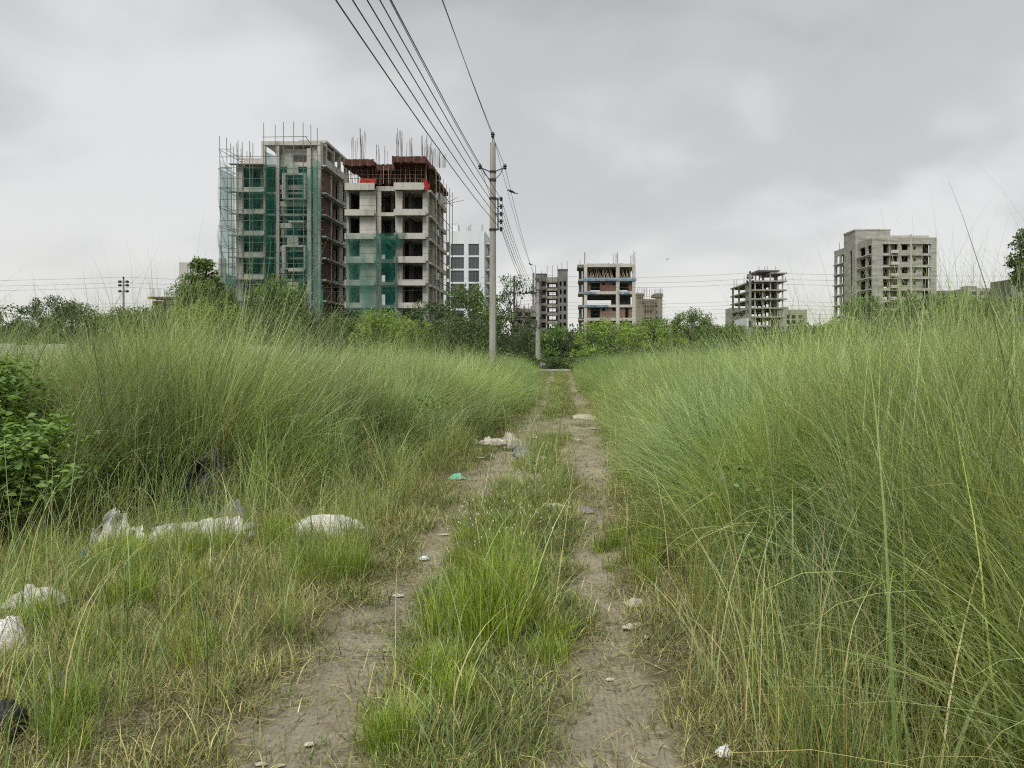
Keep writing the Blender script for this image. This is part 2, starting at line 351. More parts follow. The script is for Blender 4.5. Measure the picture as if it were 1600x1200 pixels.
# ------------------------------------------------------------------ building helpers
def wall_grid(t, pname, axis_, plane, thick, a0, a1, z0, z1, cols, mat, rows, glass=False, frame=False, name_win='window', depth_dir=1):
    """a wall with openings: piers between the opening columns, spandrels between the rows.
    cols: [(a, b, dz0, dz1)] rows: [(zlo, zhi)]; axis_ 'x' = the wall runs along x at y=plane, 'y' = along y at x=plane"""
    def W(n, a, b, zl, zh, m, p0=0.0, p1=None):
        if b-a < .02 or zh-zl < .02: return
        p1 = thick if p1 is None else p1
        q0, q1 = plane+depth_dir*p0, plane+depth_dir*p1
        if axis_ == 'x': return bx(t, n, a, b, min(q0, q1), max(q0, q1), zl, zh, m)
        return bx(t, n, min(q0, q1), max(q0, q1), a, b, zl, zh, m)
    cols = sorted(cols); p = a0
    for c in cols:
        W('pier', p, c[0], z0, z1, mat); p = c[1]
    W('pier', p, a1, z0, z1, mat)
    for c in cols:
        d0 = c[2] if len(c) > 2 else 0; d1 = c[3] if len(c) > 3 else 0
        q = z0
        for (lo, hi) in sorted(rows):
            lo += d0; hi -= d1
            W(pname, c[0], c[1], q, lo, mat, 0.004); q = hi
            if glass:
                f = W(name_win, c[0], c[1], lo, hi, M['glass'], thick*.55, thick*.7)
                if frame and f:
                    w = c[1]-c[0]; k = max(2, int(round(w/0.8)))
                    mb = MB(); h = hi-lo; y = -thick*.2
                    def fb(xa, xb, za, zb):
                        if axis_ == 'x': mb.box(xa, xb, y, y+.06, za, zb)
                        else: mb.box(y, y+.06, xa, xb, za, zb)
                    for i in range(k+1):
                        xx = -w/2+w*i/k; fb(max(xx-.05, -w/2), min(xx+.05, w/2), 0, h)
                    fb(-w/2, w/2, 0, .08); fb(-w/2, w/2, h-.08, h); fb(-w/2, w/2, h*.62, h*.62+.06)
                    mb.build('frame', M['frame'], f)
        W(pname, c[0], c[1], q, z1, mat, 0.004)
def net_sheet(t, name, pts, mat, nu=10, nv=24, amp=.25, seed=0):
    """hanging cloth between four corner points (bl, br, tr, tl), wavy"""
    bl, br, tr, tl = [Vector(p) for p in pts]; o = t.location
    nrm = (br-bl).cross(tl-bl).normalized(); v = np.zeros(((nu+1)*(nv+1), 3))
    r = random.Random(seed); ph = [r.uniform(0, 6) for _ in range(4)]
    for j in range(nv+1):
        for i in range(nu+1):
            a, b = i/nu, j/nv
            p = (bl*(1-a)+br*a)*(1-b)+(tl*(1-a)+tr*a)*b
            w = amp*(sin(a*9+ph[0]+b*3)+.6*sin(b*31+ph[1])+.5*sin(a*17+b*11+ph[2]))
            e = .12*sin(b*26+ph[3])*(1 if i in (0, nu) else 0)
            p = p+nrm*w+Vector((e, 0, 0))-o; v[j*(nu+1)+i] = p
    ii = np.arange((nu+1)*(nv+1)).reshape(nv+1, nu+1)
    f = np.stack([ii[:-1, :-1], ii[:-1, 1:], ii[1:, 1:], ii[1:, :-1]], -1).reshape(-1, 4)
    return link(name, np_mesh(name, v, f, mat, None, True), t)
def rebars(t, x, y, z0, n, h, sp=.5, r=.022, seed=0):
    """a bundle of column starter bars, one part"""
    q = random.Random(seed); mb = MB(); o = t.location
    for i in range(n):
        a = q.uniform(-sp, sp); b = q.uniform(-sp*.6, sp*.6); hh = h*q.uniform(.72, 1); l = q.uniform(-.05, .05)*hh
        mb.tube([(x+a-o.x, y+b-o.y, z0-o.z), (x+a+l*.4-o.x, y+b-o.y, z0+hh*.6-o.z), (x+a+l-o.x, y+b-o.y, z0+hh-o.z)], r, 4)
    return mb.build('rebar_bundle', M['rebar'], t)

# ------------------------------------------------------------------ building A: netted tower on the left
def tower_netted():
    Y = 109.0; t = empty('unfinished_tower', (PX(435, Y), Y, 0), 'tall unfinished concrete tower wrapped in scaffolding and dark green safety nets', 'building', 'unfinished buildings on the skyline')
    X = lambda u: PX(u, Y); Z = lambda v: PZ(v, Y)
    x0, x1, y1 = X(368), X(501), 122.6
    lv = [Z(v) for v in (256, 299, 333, 367, 401, 435, 468, 501, 534)]
    c, cl, cd = M['conc'], M['conc_light'], M['conc_dark']
    for i, z in enumerate(lv):
        bx(t, 'slab', x0+.02, x1, Y+.35, y1, z-.32, z, c if i else cl)
        # left bay edge beam and the thin sun ledge
        bx(t, 'edge_beam', X(381), X(412), Y+.02, Y+.3, z-.18, z+.62, cl)
        bx(t, 'ledge', X(361), X(414), Y-.75, Y-.003, z-.22, z-.07, cl)
        if i < len(lv)-1:
            zb = lv[i+1]; 
            bx(t, 'wall_panel', X(369), X(380), Y+.01, Y+.32, zb, z-.225, cl)
            bx(t, 'side_wall', x0-.1, x0+.2, Y+.4, y1-1, zb, z-.33, c)
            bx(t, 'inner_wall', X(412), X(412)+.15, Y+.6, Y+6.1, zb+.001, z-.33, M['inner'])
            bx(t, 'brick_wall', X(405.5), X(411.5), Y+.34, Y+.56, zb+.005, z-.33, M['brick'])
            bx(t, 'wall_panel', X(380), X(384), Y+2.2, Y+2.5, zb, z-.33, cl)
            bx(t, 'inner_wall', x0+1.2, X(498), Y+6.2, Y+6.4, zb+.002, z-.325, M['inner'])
            # middle bay
            bx(t, 'wall_panel', X(438), X(442), Y+1.5, Y+1.8, zb, z-.33, c)
            bx(t, 'wall_panel', X(438), X(443), Y+.36, Y+.6, zb, zb+1.0, c)
            # right end pier behind the net
            bx(t, 'wall_panel', X(488), X(494), Y+.36, Y+.6, zb, z-.33, c)
    for (a, b, top) in ((412, 415, 222), (432, 436.5, 228), (480, 486, 232), (496.5, 501, 222)):
        bx(t, 'column', X(a), X(b), Y-.1, Y+.34, 0, Z(top), cl)
    for v in (292, 318, 352, 388, 422, 457, 492):
        bx(t, 'beam', X(436.8), X(479.8), Y+.25, Y+.6, Z(v+4), Z(v-4), cl)
    # protruding window boxes and parapet panels of the middle bay
    for va, vb, pa in ((273, 311, 259), (385, 420, 369), (457, 492, 441)):
        bx(t, 'window_box_top', X(444), X(480), Y-.8, Y+.2, Z(va+2), Z(va-1), cl)
        bx(t, 'window_box_side', X(444), X(449), Y-.8, Y+.2, Z(vb), Z(va+2), cl)
        bx(t, 'window_box_floor', X(444), X(480), Y-.8, Y+.2, Z(vb+2), Z(vb), cl)
        bx(t, 'window_box_side', X(477.5), X(480), Y-.8, Y+.2, Z(vb), Z(va+2), cl)
        bx(t, 'parapet_panel', X(451), X(468), Y-.6, Y-.4, Z(va-1.1), Z(pa), cl)
    for v in (349, 425): bx(t, 'window_hood', X(454), X(477), Y-.9, Y+.2, Z(v), Z(v-3), cl)
    # roof frame
    bx(t, 'roof_beam', X(409), X(501), Y-.15, Y+.34, Z(227), Z(221), cl)
    bx(t, 'roof_column', X(409), X(411.9), Y-.12, Y+.36, Z(256), Z(227), cl)
    bx(t, 'roof_wall', X(430), X(478), Y+.7, Y+1.0, Z(256), Z(231), cl)
    bx(t, 'roof_column', X(486), X(501), Y+.35, Y+1.2, Z(256), Z(220), cl)
    bx(t, 'roof_slab', X(409), x1, Y+1.2, Y+6, Z(224), Z(221), c)
    bx(t, 'opening_shade_panel', X(455), X(476), Y+.6, Y+.69, Z(250), Z(240), M['inner'])  # dark panel on the roof wall, painted shade of an opening
    bx(t, 'parapet', x0, X(409), Y+.05, Y+.3, lv[0]+.64, Z(247), cl)
    # right side face, parallel to the track
    xs_ = x1; ym = 119.0
    for i, z in enumerate(lv):
        bx(t, 'side_ledge', xs_+.003, xs_+.75, Y+.2, ym, z-.3, z-.1, cl)
        bx(t, 'side_ledge', xs_+.003, xs_+.35, ym+.02, y1, z-.32, z+.55, cl)
        if i < len(lv)-1:
            zb = lv[i+1]
            bx(t, 'brick_wall', xs_-.5, xs_-.25, Y+1.6, Y+5.0, zb+.002, z-.325, M['brick'])
            bx(t, 'brick_wall', xs_-.5, xs_-.25, Y+1.6+5.4, Y+8.2, zb+.002, z-.325-(.9 if i % 2 else 0), M['brick'])
            bx(t, 'wall_panel', xs_-.3, xs_, ym+.2, ym+1.2, zb, z-.33, c)
            bx(t, 'inner_wall', xs_-3.6, xs_-3.4, Y+.8, y1-.5, zb+.002, z-.325, M['inner'])
    for yy in (Y+5.05, Y+9.4, y1-.5): bx(t, 'column', xs_-.4, xs_-.002, yy, yy+.5, 0, lv[0]-.33, cl)
    # stair head room
    z0, zt = lv[0], Z(226)+1.3
    bx(t, 'stair_room_roof', xs_-4, xs_+.1, Y+2.4, y1+.2, zt-.35, zt, cl)
    for yy in (Y+2.6, Y+6.4, Y+9.6, y1-.5): bx(t, 'stair_room_column', xs_-.45, xs_, yy, yy+.5, z0, zt-.36, cl)
    bx(t, 'stair_room_wall', xs_-4, xs_-3.8, Y+2.6, y1, z0, zt-.36, c)
    bx(t, 'stair_room_wall', xs_-.35, xs_-.1, Y+3.11, y1-.5, z0, z0+1.5, cl)
    # back corner block
    bx(t, 'rear_wall', x0+.3, x1-.4, y1-.3, y1-.05, 0, lv[0]-.34, M['inner'])
    # scaffolding: front and left
    yf = Y-1.3; P = M['pipe']
    for u, vt in ((371, 232), (378, 222), (395, 223), (413.5, 192), (430, 195), (444.5, 191), (459, 190), (475, 191), (487, 195), (496, 200)):
        for yy in (yf, yf-1.0) if u < 400 else (yf,):
            rod(t, 'scaffold_pole', (PX(u, yf), yy, 0), (PX(u, yf)+random.uniform(-.15, .15), yy, PZ(vt, yf)), .048, P)
    for k in range(17):
        z = PZ(245+k*16.6, yf)
        if z < 3: break
        j = random.uniform(-.25, .25)
        rod(t, 'scaffold_rail', (PX(343, yf), yf+.06, z), (PX(505, yf), yf+.06, z+j), .04, P)
    rod(t, 'scaffold_rail', (PX(409, yf), yf+.06, PZ(214, yf)), (PX(480, yf), yf+.06, PZ(213, yf)), .045, P)
    xl0, xl1 = PX(343, yf), PX(352, Y)
    for (xx, yy, v) in ((xl0, yf, 213), (xl0+.1, yf+3.4, 224), (xl0+.1, yf+7, 232), (xl0+.1, yf+10.5, 238), (xl0+1.0, yf, 215), (xl0+1.0, yf+3.4, 224), (xl0+1.0, yf+7, 236)):
        rod(t, 'scaffold_pole', (xx+.5, yy, 0), (xx, yy, PZ(v, yy)), .048, P)
    for k in range(9):
        z = PZ(234+k*30, yf)
        if z < 3: break
        for dx in (0, 1.0): rod(t, 'scaffold_rail', (xl0+dx, yf, z), (xl0+dx+.1, yf+11, z+random.uniform(-.1, .1)), .04, P)
        for yy in (yf, yf+3.4, yf+7): rod(t, 'scaffold_rail', (xl0-.2, yy, z+.1), (x0+.1, yy, z+.1), .04, P)
        rod(t, 'scaffold_brace', (xl0, yf-.02, z), (xl0+1.0, yf-.02, z-2.7), .035, P)
    # long diagonal rail on the right of the roof
    rod(t, 'scaffold_rail', (PX(478, yf), yf, PZ(214, yf)), (xs_+.9, y1-4, Z(285)), .05, P)
    for k in range(6): rod(t, 'scaffold_rail', (PX(486, yf), yf, PZ(262+k*34, yf)), (xs_+1.0, Y+10, PZ(262+k*34, yf)+random.uniform(-.4, .2)), .04, P)
    # nets
    net_sheet(t, 'safety_net', [(PX(415, yf), yf-.15, 1), (PX(433, yf), yf-.15, 1), (PX(429, yf), yf-.15, PZ(243, yf)), (PX(413, yf), yf-.15, PZ(236, yf))], M['net'], 8, 40, .12, 1)
    net_sheet(t, 'safety_net', [(PX(488, yf), yf-.15, 1), (PX(507, yf), yf-.15, 1), (PX(499, yf), yf-.15, PZ(252, yf)), (PX(485, yf), yf-.15, PZ(244, yf))], M['net_mint'], 8, 40, .12, 2)
    net_sheet(t, 'safety_net', [(PX(346, yf), yf-.2, 1), (PX(369, yf), yf-.2, 1), (PX(368, yf), yf-.2, PZ(268, yf)), (PX(344, yf), yf-.2, PZ(250, yf))], M['net_left'], 8, 30, .15, 3)
    net_sheet(t, 'safety_net', [(xl0-.1, yf+11, 1), (xl0-.1, yf, 1), (xl0-.1, yf, PZ(262, yf)), (xl0-.1, yf+11, PZ(268, yf))], M['net_left'], 10, 30, .15, 7)
    net_sheet(t, 'safety_net', [(PX(376, yf), yf-.1, 1), (PX(413, yf), yf-.1, 1), (PX(413, yf), yf-.1, PZ(262, yf)), (PX(378, yf), yf-.1, PZ(262, yf))], M['net_pale'], 8, 30, .15, 4)
    net_sheet(t, 'safety_net', [(PX(437, yf), yf-.1, 1), (PX(486, yf), yf-.1, 1), (PX(484, yf), yf-.1, PZ(262, yf)), (PX(440, yf), yf-.1, PZ(244, yf))], M['net_pale'], 8, 30, .18, 5)
    net_sheet(t, 'safety_net', [(PX(452, Y), Y+.9, Z(291)), (PX(476, Y), Y+.9, Z(291)), (PX(476, Y), Y+.9, Z(257)), (PX(452, Y), Y+.9, Z(257))], M['net'], 6, 10, .1, 6)
tower_netted()

# ------------------------------------------------------------------ building B: tower with rusty formwork
def tower_formwork():
    Y = 99.0; t = empty('unfinished_tower', (PX(605, Y), Y, 0), 'pale unfinished tower topped by rust red formwork with mint net over its lower left', 'building', 'unfinished buildings on the skyline')
    X = lambda u: PX(u, Y); Z = lambda v: PZ(v, Y)
    cl, c = M['conc_light'], M['conc']; x1 = X(668); y1 = 114.7
    bands = [(288, 299), (329, 338.5), (366, 375), (402, 412), (438, 447), (473.5, 482), (509, 518), (545, 554)]
    for i, (va, vb) in enumerate(bands):
        zt, zb = Z(va), Z(vb)
        bx(t, 'edge_beam', X(541.5), X(587.5), Y-.9, Y-.65, zb, zt, cl)
        bx(t, 'balcony_slab', X(541.5), X(587.5), Y-.64, Y+.3, zb+.1, zb+.35, cl)
        bx(t, 'edge_beam', X(587.7), X(618), Y+.1, Y+.35, zb+.1, zt-.22, cl)
        bx(t, 'edge_beam', X(618), X(667), Y-1.1, Y-.85, zb, zt, cl)
        bx(t, 'balcony_slab', X(618.2), X(667), Y-.84, Y+.3, zb+.1, zb+.35, cl)
        bx(t, 'slab', X(541.5), x1-.1, Y+.36, y1, zb+.05, zb+.35, c)
        if i < len(bands)-1:
            z0 = Z(bands[i+1][0]); z0 = Z(bands[i+1][1])+.35; z1 = zb+.05
            for k in range(3):   # the three lifts of the cast wall, joints left open
                h = (z1-z0)/3
                bx(t, 'wall_panel', X(563), X(588), Y-.3, Y+.05, z0+k*h+.02, z0+(k+1)*h-.02, cl)
            bx(t, 'wall_panel', X(588.4), X(595), Y+.12, Y+.5, z0, z1, cl)
            bx(t, 'wall_panel', X(618.2), X(629), Y-.2, Y+.3, z0, z1, cl)
            for k in range(3):
                h = (z1-z0)/3; bx(t, 'wall_panel', X(661), X(669), Y-.3, Y+.4, z0+k*h+.02, z0+(k+1)*h-.02, cl)
            bx(t, 'column', X(543), X(546), Y-.3, Y+.1, z0, z1, c)
            bx(t, 'column', X(553.5), X(557), Y+2.4, Y+2.8, z0, z1, cl)
            bx(t, 'inner_wall', X(589), X(664), Y+4.6, Y+4.8, z0, z1, M['inner'])
            bx(t, 'side_wall', X(541.5), X(541.5)+.2, Y+1.2, Y+7.5, z0, z1, M['inner'])
            bx(t, 'side_wall', X(541.5), X(541.5)+.2, Y+8.4, y1, z0, z1, M['inner'])
            bx(t, 'inner_wall', X(563), X(563)+.2, Y+.4, Y+7.4, z0, z1, M['inner'])
            bx(t, 'column', X(604), X(609), Y+2.6, Y+3.0, z0, z1, M['conc_dark'])
            bx(t, 'railing_post', X(632), X(632)+.08, Y-.5, Y-.42, z0, z1, M['rust'])
            # side face
            for yy in (100.0, 103.2, 106.4, 109.4, 112.2): bx(t, 'column', x1-.45, x1-.02, yy, yy+.55, z0, z1, cl)
            bx(t, 'wall_panel', x1-.3, x1-.05, 104.0, 105.1, z0, z1, c)
            bx(t, 'wall_panel', x1-.3, x1-.05, 110.2, 111.6, z0, z1-.9, c)
            bx(t, 'inner_wall', x1-2.7, x1-2.5, Y+1.2, y1-1, z0, z1, M['inner'])
            if i % 2: bx(t, 'white_sheet', x1+.5, x1+.55, 104.0, 105.0, z0+1.0, z0+1.9, M['white'])
        bx(t, 'side_ledge', x1-.09, x1+.4, Y+.4, 106.0, zb+.0, zb+.28, cl)
        bx(t, 'side_ledge', x1-.09, x1+.15, 106.2, y1, zb, zt-.25, cl)
        rod(t, 'scaffold_rail', (x1+1.0, Y-1, zt+.1), (x1+1.0, y1, zt+.1), .05, M['rust'])
    for yy in (99.5, 102.5, 105.5, 108.5, 111.5, 114.5): rod(t, 'scaffold_pole', (x1+1.05, yy, 0), (x1+1.05, yy, Z(262)), .05, M['bamboo'])
    # top storey: props under formwork
    z0, z1 = Z(288)+.02, Z(262); fm = M['form']
    for (ua, ub, ya, yb, va, vb) in ((539, 586, Y-1.2, Y+4, 253, 261), (586, 618, Y+.1, Y+4, 257, 264), (616, 668, Y-1.4, Y+4, 249, 259)):
        bx(t, 'formwork_deck', X(ua), X(ub), ya+.1, yb, Z(vb), Z(va), fm)
    for k, ub in enumerate(range(540, 668, 4)):
        yy = Y-1.25 if ub < 586 else (Y+.05 if ub < 616 else Y-1.45)
        v0 = 253 if ub < 586 else (257 if ub < 616 else 249)
        bx(t, 'formwork_board', X(ub)+.02, X(ub+4)-.02, yy, yy+.06, Z(v0+random.uniform(8, 10.5)), Z(v0-random.uniform(0, 1.2)), fm if k % 3 else M['rust'])
    bx(t, 'formwork_side', x1-.4, x1+.6, Y+.5, 106.5, Z(262), Z(256), fm)
    bx(t, 'formwork_side', x1-.4, x1+.4, 106.6, y1, Z(268), Z(262), fm)
    for k in range(46):
        u = 541+k*2.8; yy = Y-.5+random.uniform(0, 1.2)
        rod(t, 'prop', (X(u), yy, z0), (X(u)+random.uniform(-.15, .15), yy+random.uniform(-.1, .3), Z(260)), .05, M['rust'] if k % 3 else M['bamboo'])
    for k in range(60):
        xx = random.uniform(X(545), X(664)); yy = random.uniform(Y+1.5, y1-1)
        rod(t, 'prop', (xx, yy, z0), (xx+random.uniform(-.2, .2), yy, z1+.3), .06, M['rust'])
    for k in range(16):
        yy = Y+1+k*.9; rod(t, 'prop', (x1+.1, yy, z0-.3), (x1+.15, yy, z1-.2), .05, M['rust'])
    for v in (268, 275, 281): rod(t, 'rail', (X(541), Y-.7, Z(v)), (X(664), Y-.7, Z(v)), .035, M['rust'])
    bx(t, 'inner_wall', X(545), X(662), Y+7, Y+7.2, z0, z1-.3, M['form'])
    bx(t, 'deck_slab', X(545), x1-.2, Y+4, y1, Z(262), Z(258), fm)
    net_sheet(t, 'red_cloth', [(X(563), Y-.75, Z(288)), (X(588), Y-.75, Z(289)), (X(588), Y-.75, Z(280)), (X(563), Y-.75, Z(282))], M['redcloth'], 8, 4, .08, 1)
    net_sheet(t, 'red_cloth', [(X(576), Y+3, Z(278)), (X(588), Y+3, Z(279)), (X(587), Y+3, Z(262)), (X(563), Y+3, Z(264))], M['redcloth'], 8, 4, .08, 2)
    net_sheet(t, 'red_cloth', [(X(665), Y-1.2, Z(300)), (X(673), Y-1.2, Z(299)), (X(672), Y-1.2, Z(285)), (X(664), Y-1.2, Z(283))], M['redcloth'], 5, 5, .1, 3)
    for s, (u, n, vt, dy) in enumerate(((552, 5, 212, 1), (568, 9, 198, 1), (588, 4, 222, 2), (604, 3, 228, 4), (624, 9, 199, 1), (640, 6, 214, 3), (664, 8, 208, 1), (671, 7, 218, 6), (678, 6, 226, 9), (686, 6, 230, 12), (692, 6, 240, 14))):
        yy = Y+dy; rebars(t, PX(u, yy), yy, PZ(262, yy), n, PZ(vt, yy)-PZ(262, yy), .45, .028, s)
    for k in range(3): rod(t, 'loose_pole', (x1+.1, y1-3, Z(290)), (x1+3.1-k*.9, y1-3, Z(283-k*5)), .04, M['bamboo'])
    # nets in front of the lower left
    yn = Y-1.3
    net_sheet(t, 'safety_net', [(PX(540, yn), yn, 1), (PX(590, yn), yn, 1), (PX(590, yn), yn, PZ(364, yn)), (PX(540, yn), yn, PZ(365, yn))], M['net_mint'], 14, 30, .09, 11)
    net_sheet(t, 'safety_net', [(PX(590, yn), yn, 1), (PX(622, yn), yn, 1), (PX(621, yn), yn, PZ(366, yn)), (PX(590, yn), yn, PZ(364, yn))], M['net'], 10, 30, .1, 12)
    net_sheet(t, 'safety_net', [(PX(618, yn), yn-.1, PZ(392, yn)), (PX(629, yn), yn-.1, PZ(388, yn)), (PX(636, yn), yn-.1, PZ(362, yn)), (PX(588, yn), yn-.1, PZ(366, yn))], M['net'], 10, 6, .15, 13)
    for u in (541, 588, 619): rod(t, 'scaffold_pole', (PX(u, yn), yn, 0), (PX(u, yn), yn, PZ(360, yn)), .05, M['pipe'])
tower_formwork()

# ------------------------------------------------------------------ building C: finished white block
def white_block():
    Y = 174.0; t = empty('apartment_block', (PX(730, Y), Y, 0), 'finished white apartment block with dark framed windows behind the tall concrete pole', 'building')
    X = lambda u: PX(u, Y); Z = lambda v: PZ(v, Y); w = M['white']
    rows = [(Z(399+20.8*k), Z(381+20.8*k)) for k in range(8)]
    rows = [r for r in rows if r[0] > .5]
    wall_grid(t, 'spandrel', 'x', Y, .4, X(696), X(756.5), 0, Z(361), [(X(704), X(725)), (X(732), X(748.5))], w, rows, True, True)
    bx(t, 'roof', X(696.2), X(756.4), Y+.42, Y+14, Z(366), Z(365), w)
    bx(t, 'parapet', X(720), X(757), Y+2, Y+2.3, Z(366), Z(359.5), w)
    bx(t, 'side_wall', X(756.6), X(757.6), Y+.45, Y+14, 0, Z(361), w)
    for k in range(9):
        z = Z(381+20.8*k-3)
        if z < 1: break
        bx(t, 'balcony_slab', X(757.7), X(765), Y+1.2, Y+9, z-.3, z, w)
        bx(t, 'balcony_rail', X(764), X(765), Y+1.2, Y+9, z+.001, z+1.0, w)
    bx(t, 'rear_wall', X(757.7), X(763), Y+9.1, Y+9.4, 0, Z(378), M['conc'])
    bx(t, 'stair_tower', X(697), X(710.5), Y+5, Y+9, Z(366), Z(344), w)
    bx(t, 'stair_tower_cap', X(696), X(708), Y+4.9, Y+9, Z(343.9), Z(342), w)
    bx(t, 'left_wing', X(686), X(695.8), Y+2.5, Y+12, 0, Z(352), w)
    for k in range(8):
        z = Z(378+20.8*k)
        if z > 2: bx(t, 'window', X(697.5), X(701.8), Y-.02, Y+.04, z-2.3, z, M['glass'])
    for s, u in enumerate((727, 732, 751)): rebars(t, X(u), Y+3, Z(361), 3, 2.4, .5, .03, s+40)
white_block()

# ------------------------------------------------------------------ building D: dark narrow tower
def grey_tower():
    Y = 280.0; t = empty('unfinished_tower', (PX(862, Y), Y, 0), 'dark grey unfinished tower with sky showing through its middle, beyond the second pole', 'building', 'unfinished buildings on the skyline')
    X = lambda u: PX(u, Y); Z = lambda v: PZ(v, Y); cd = M['conc_dark']; c = M['conc']
    n = 9; rz = [(Z(441.5+12.9*k+6), Z(441.5+12.9*k-2)) for k in range(n)]
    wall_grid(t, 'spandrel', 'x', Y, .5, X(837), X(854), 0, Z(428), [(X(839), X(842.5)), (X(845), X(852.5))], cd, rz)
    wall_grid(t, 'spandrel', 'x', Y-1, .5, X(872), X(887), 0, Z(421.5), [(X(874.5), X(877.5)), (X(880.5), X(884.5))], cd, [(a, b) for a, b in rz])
    bx(t, 'parapet', X(854.1), X(871.9), Y, Y+.4, Z(440), Z(433), c)
    bx(t, 'parapet_cap', X(836.8), X(854.2), Y-.2, Y+12, Z(428), Z(427.2), c); bx(t, 'parapet_cap', X(871.6), X(887.4), Y-1.3, Y+12, Z(421.5), Z(420.6), c)
    for k in range(n):
        z = Z(441.5+12.9*k-2.6)
        bx(t, 'slab', X(837.2), X(886.6), Y+.55, Y+12, z-.25, z+.1, cd)
        bx(t, 'slab_edge', X(854.1), X(871.9), Y-.3, Y+.5, z-.6, z+.5, c)
        bx(t, 'balcony_rail', X(836), X(853), Y-1.0, Y-.9, z+.1, z+.9, cd)
        bx(t, 'inner_wall', X(854.5), X(858), Y+3, Y+3.3, z-3.0, z-.25, M['inner']); bx(t, 'inner_wall', X(868.5), X(872), Y+3, Y+3.3, z-3.0, z-.25, M['inner'])
        bx(t, 'inner_wall', X(858), X(868.5), Y+3, Y+3.3, z-3.0, z-2.0, M['inner'])
        for a, b in ((837.5, 853.5), (872.5, 886.5)): bx(t, 'inner_wall', X(a), X(b), Y+4, Y+4.3, z-3.0, z-.25, M['inner'])
    for u in (837, 846, 855, 863, 871): rod(t, 'scaffold_pole', (X(u), Y-1.4, 0), (X(u), Y-1.4, Z(415 if u != 846 else 424)), .08, M['rust'])
    for k in range(14): rod(t, 'scaffold_rail', (X(836), Y-1.4, Z(435+k*8)), (X(873), Y-1.4, Z(435+k*8)), .06, M['rust'])
    rod(t, 'mast', (X(878), Y+2, Z(421)), (X(878), Y+2, Z(409)), .09, M['rebar']); rod(t, 'mast', (X(886.3), Y+2, Z(421)), (X(886.3), Y+2, Z(407)), .09, M['rebar'])
grey_tower()

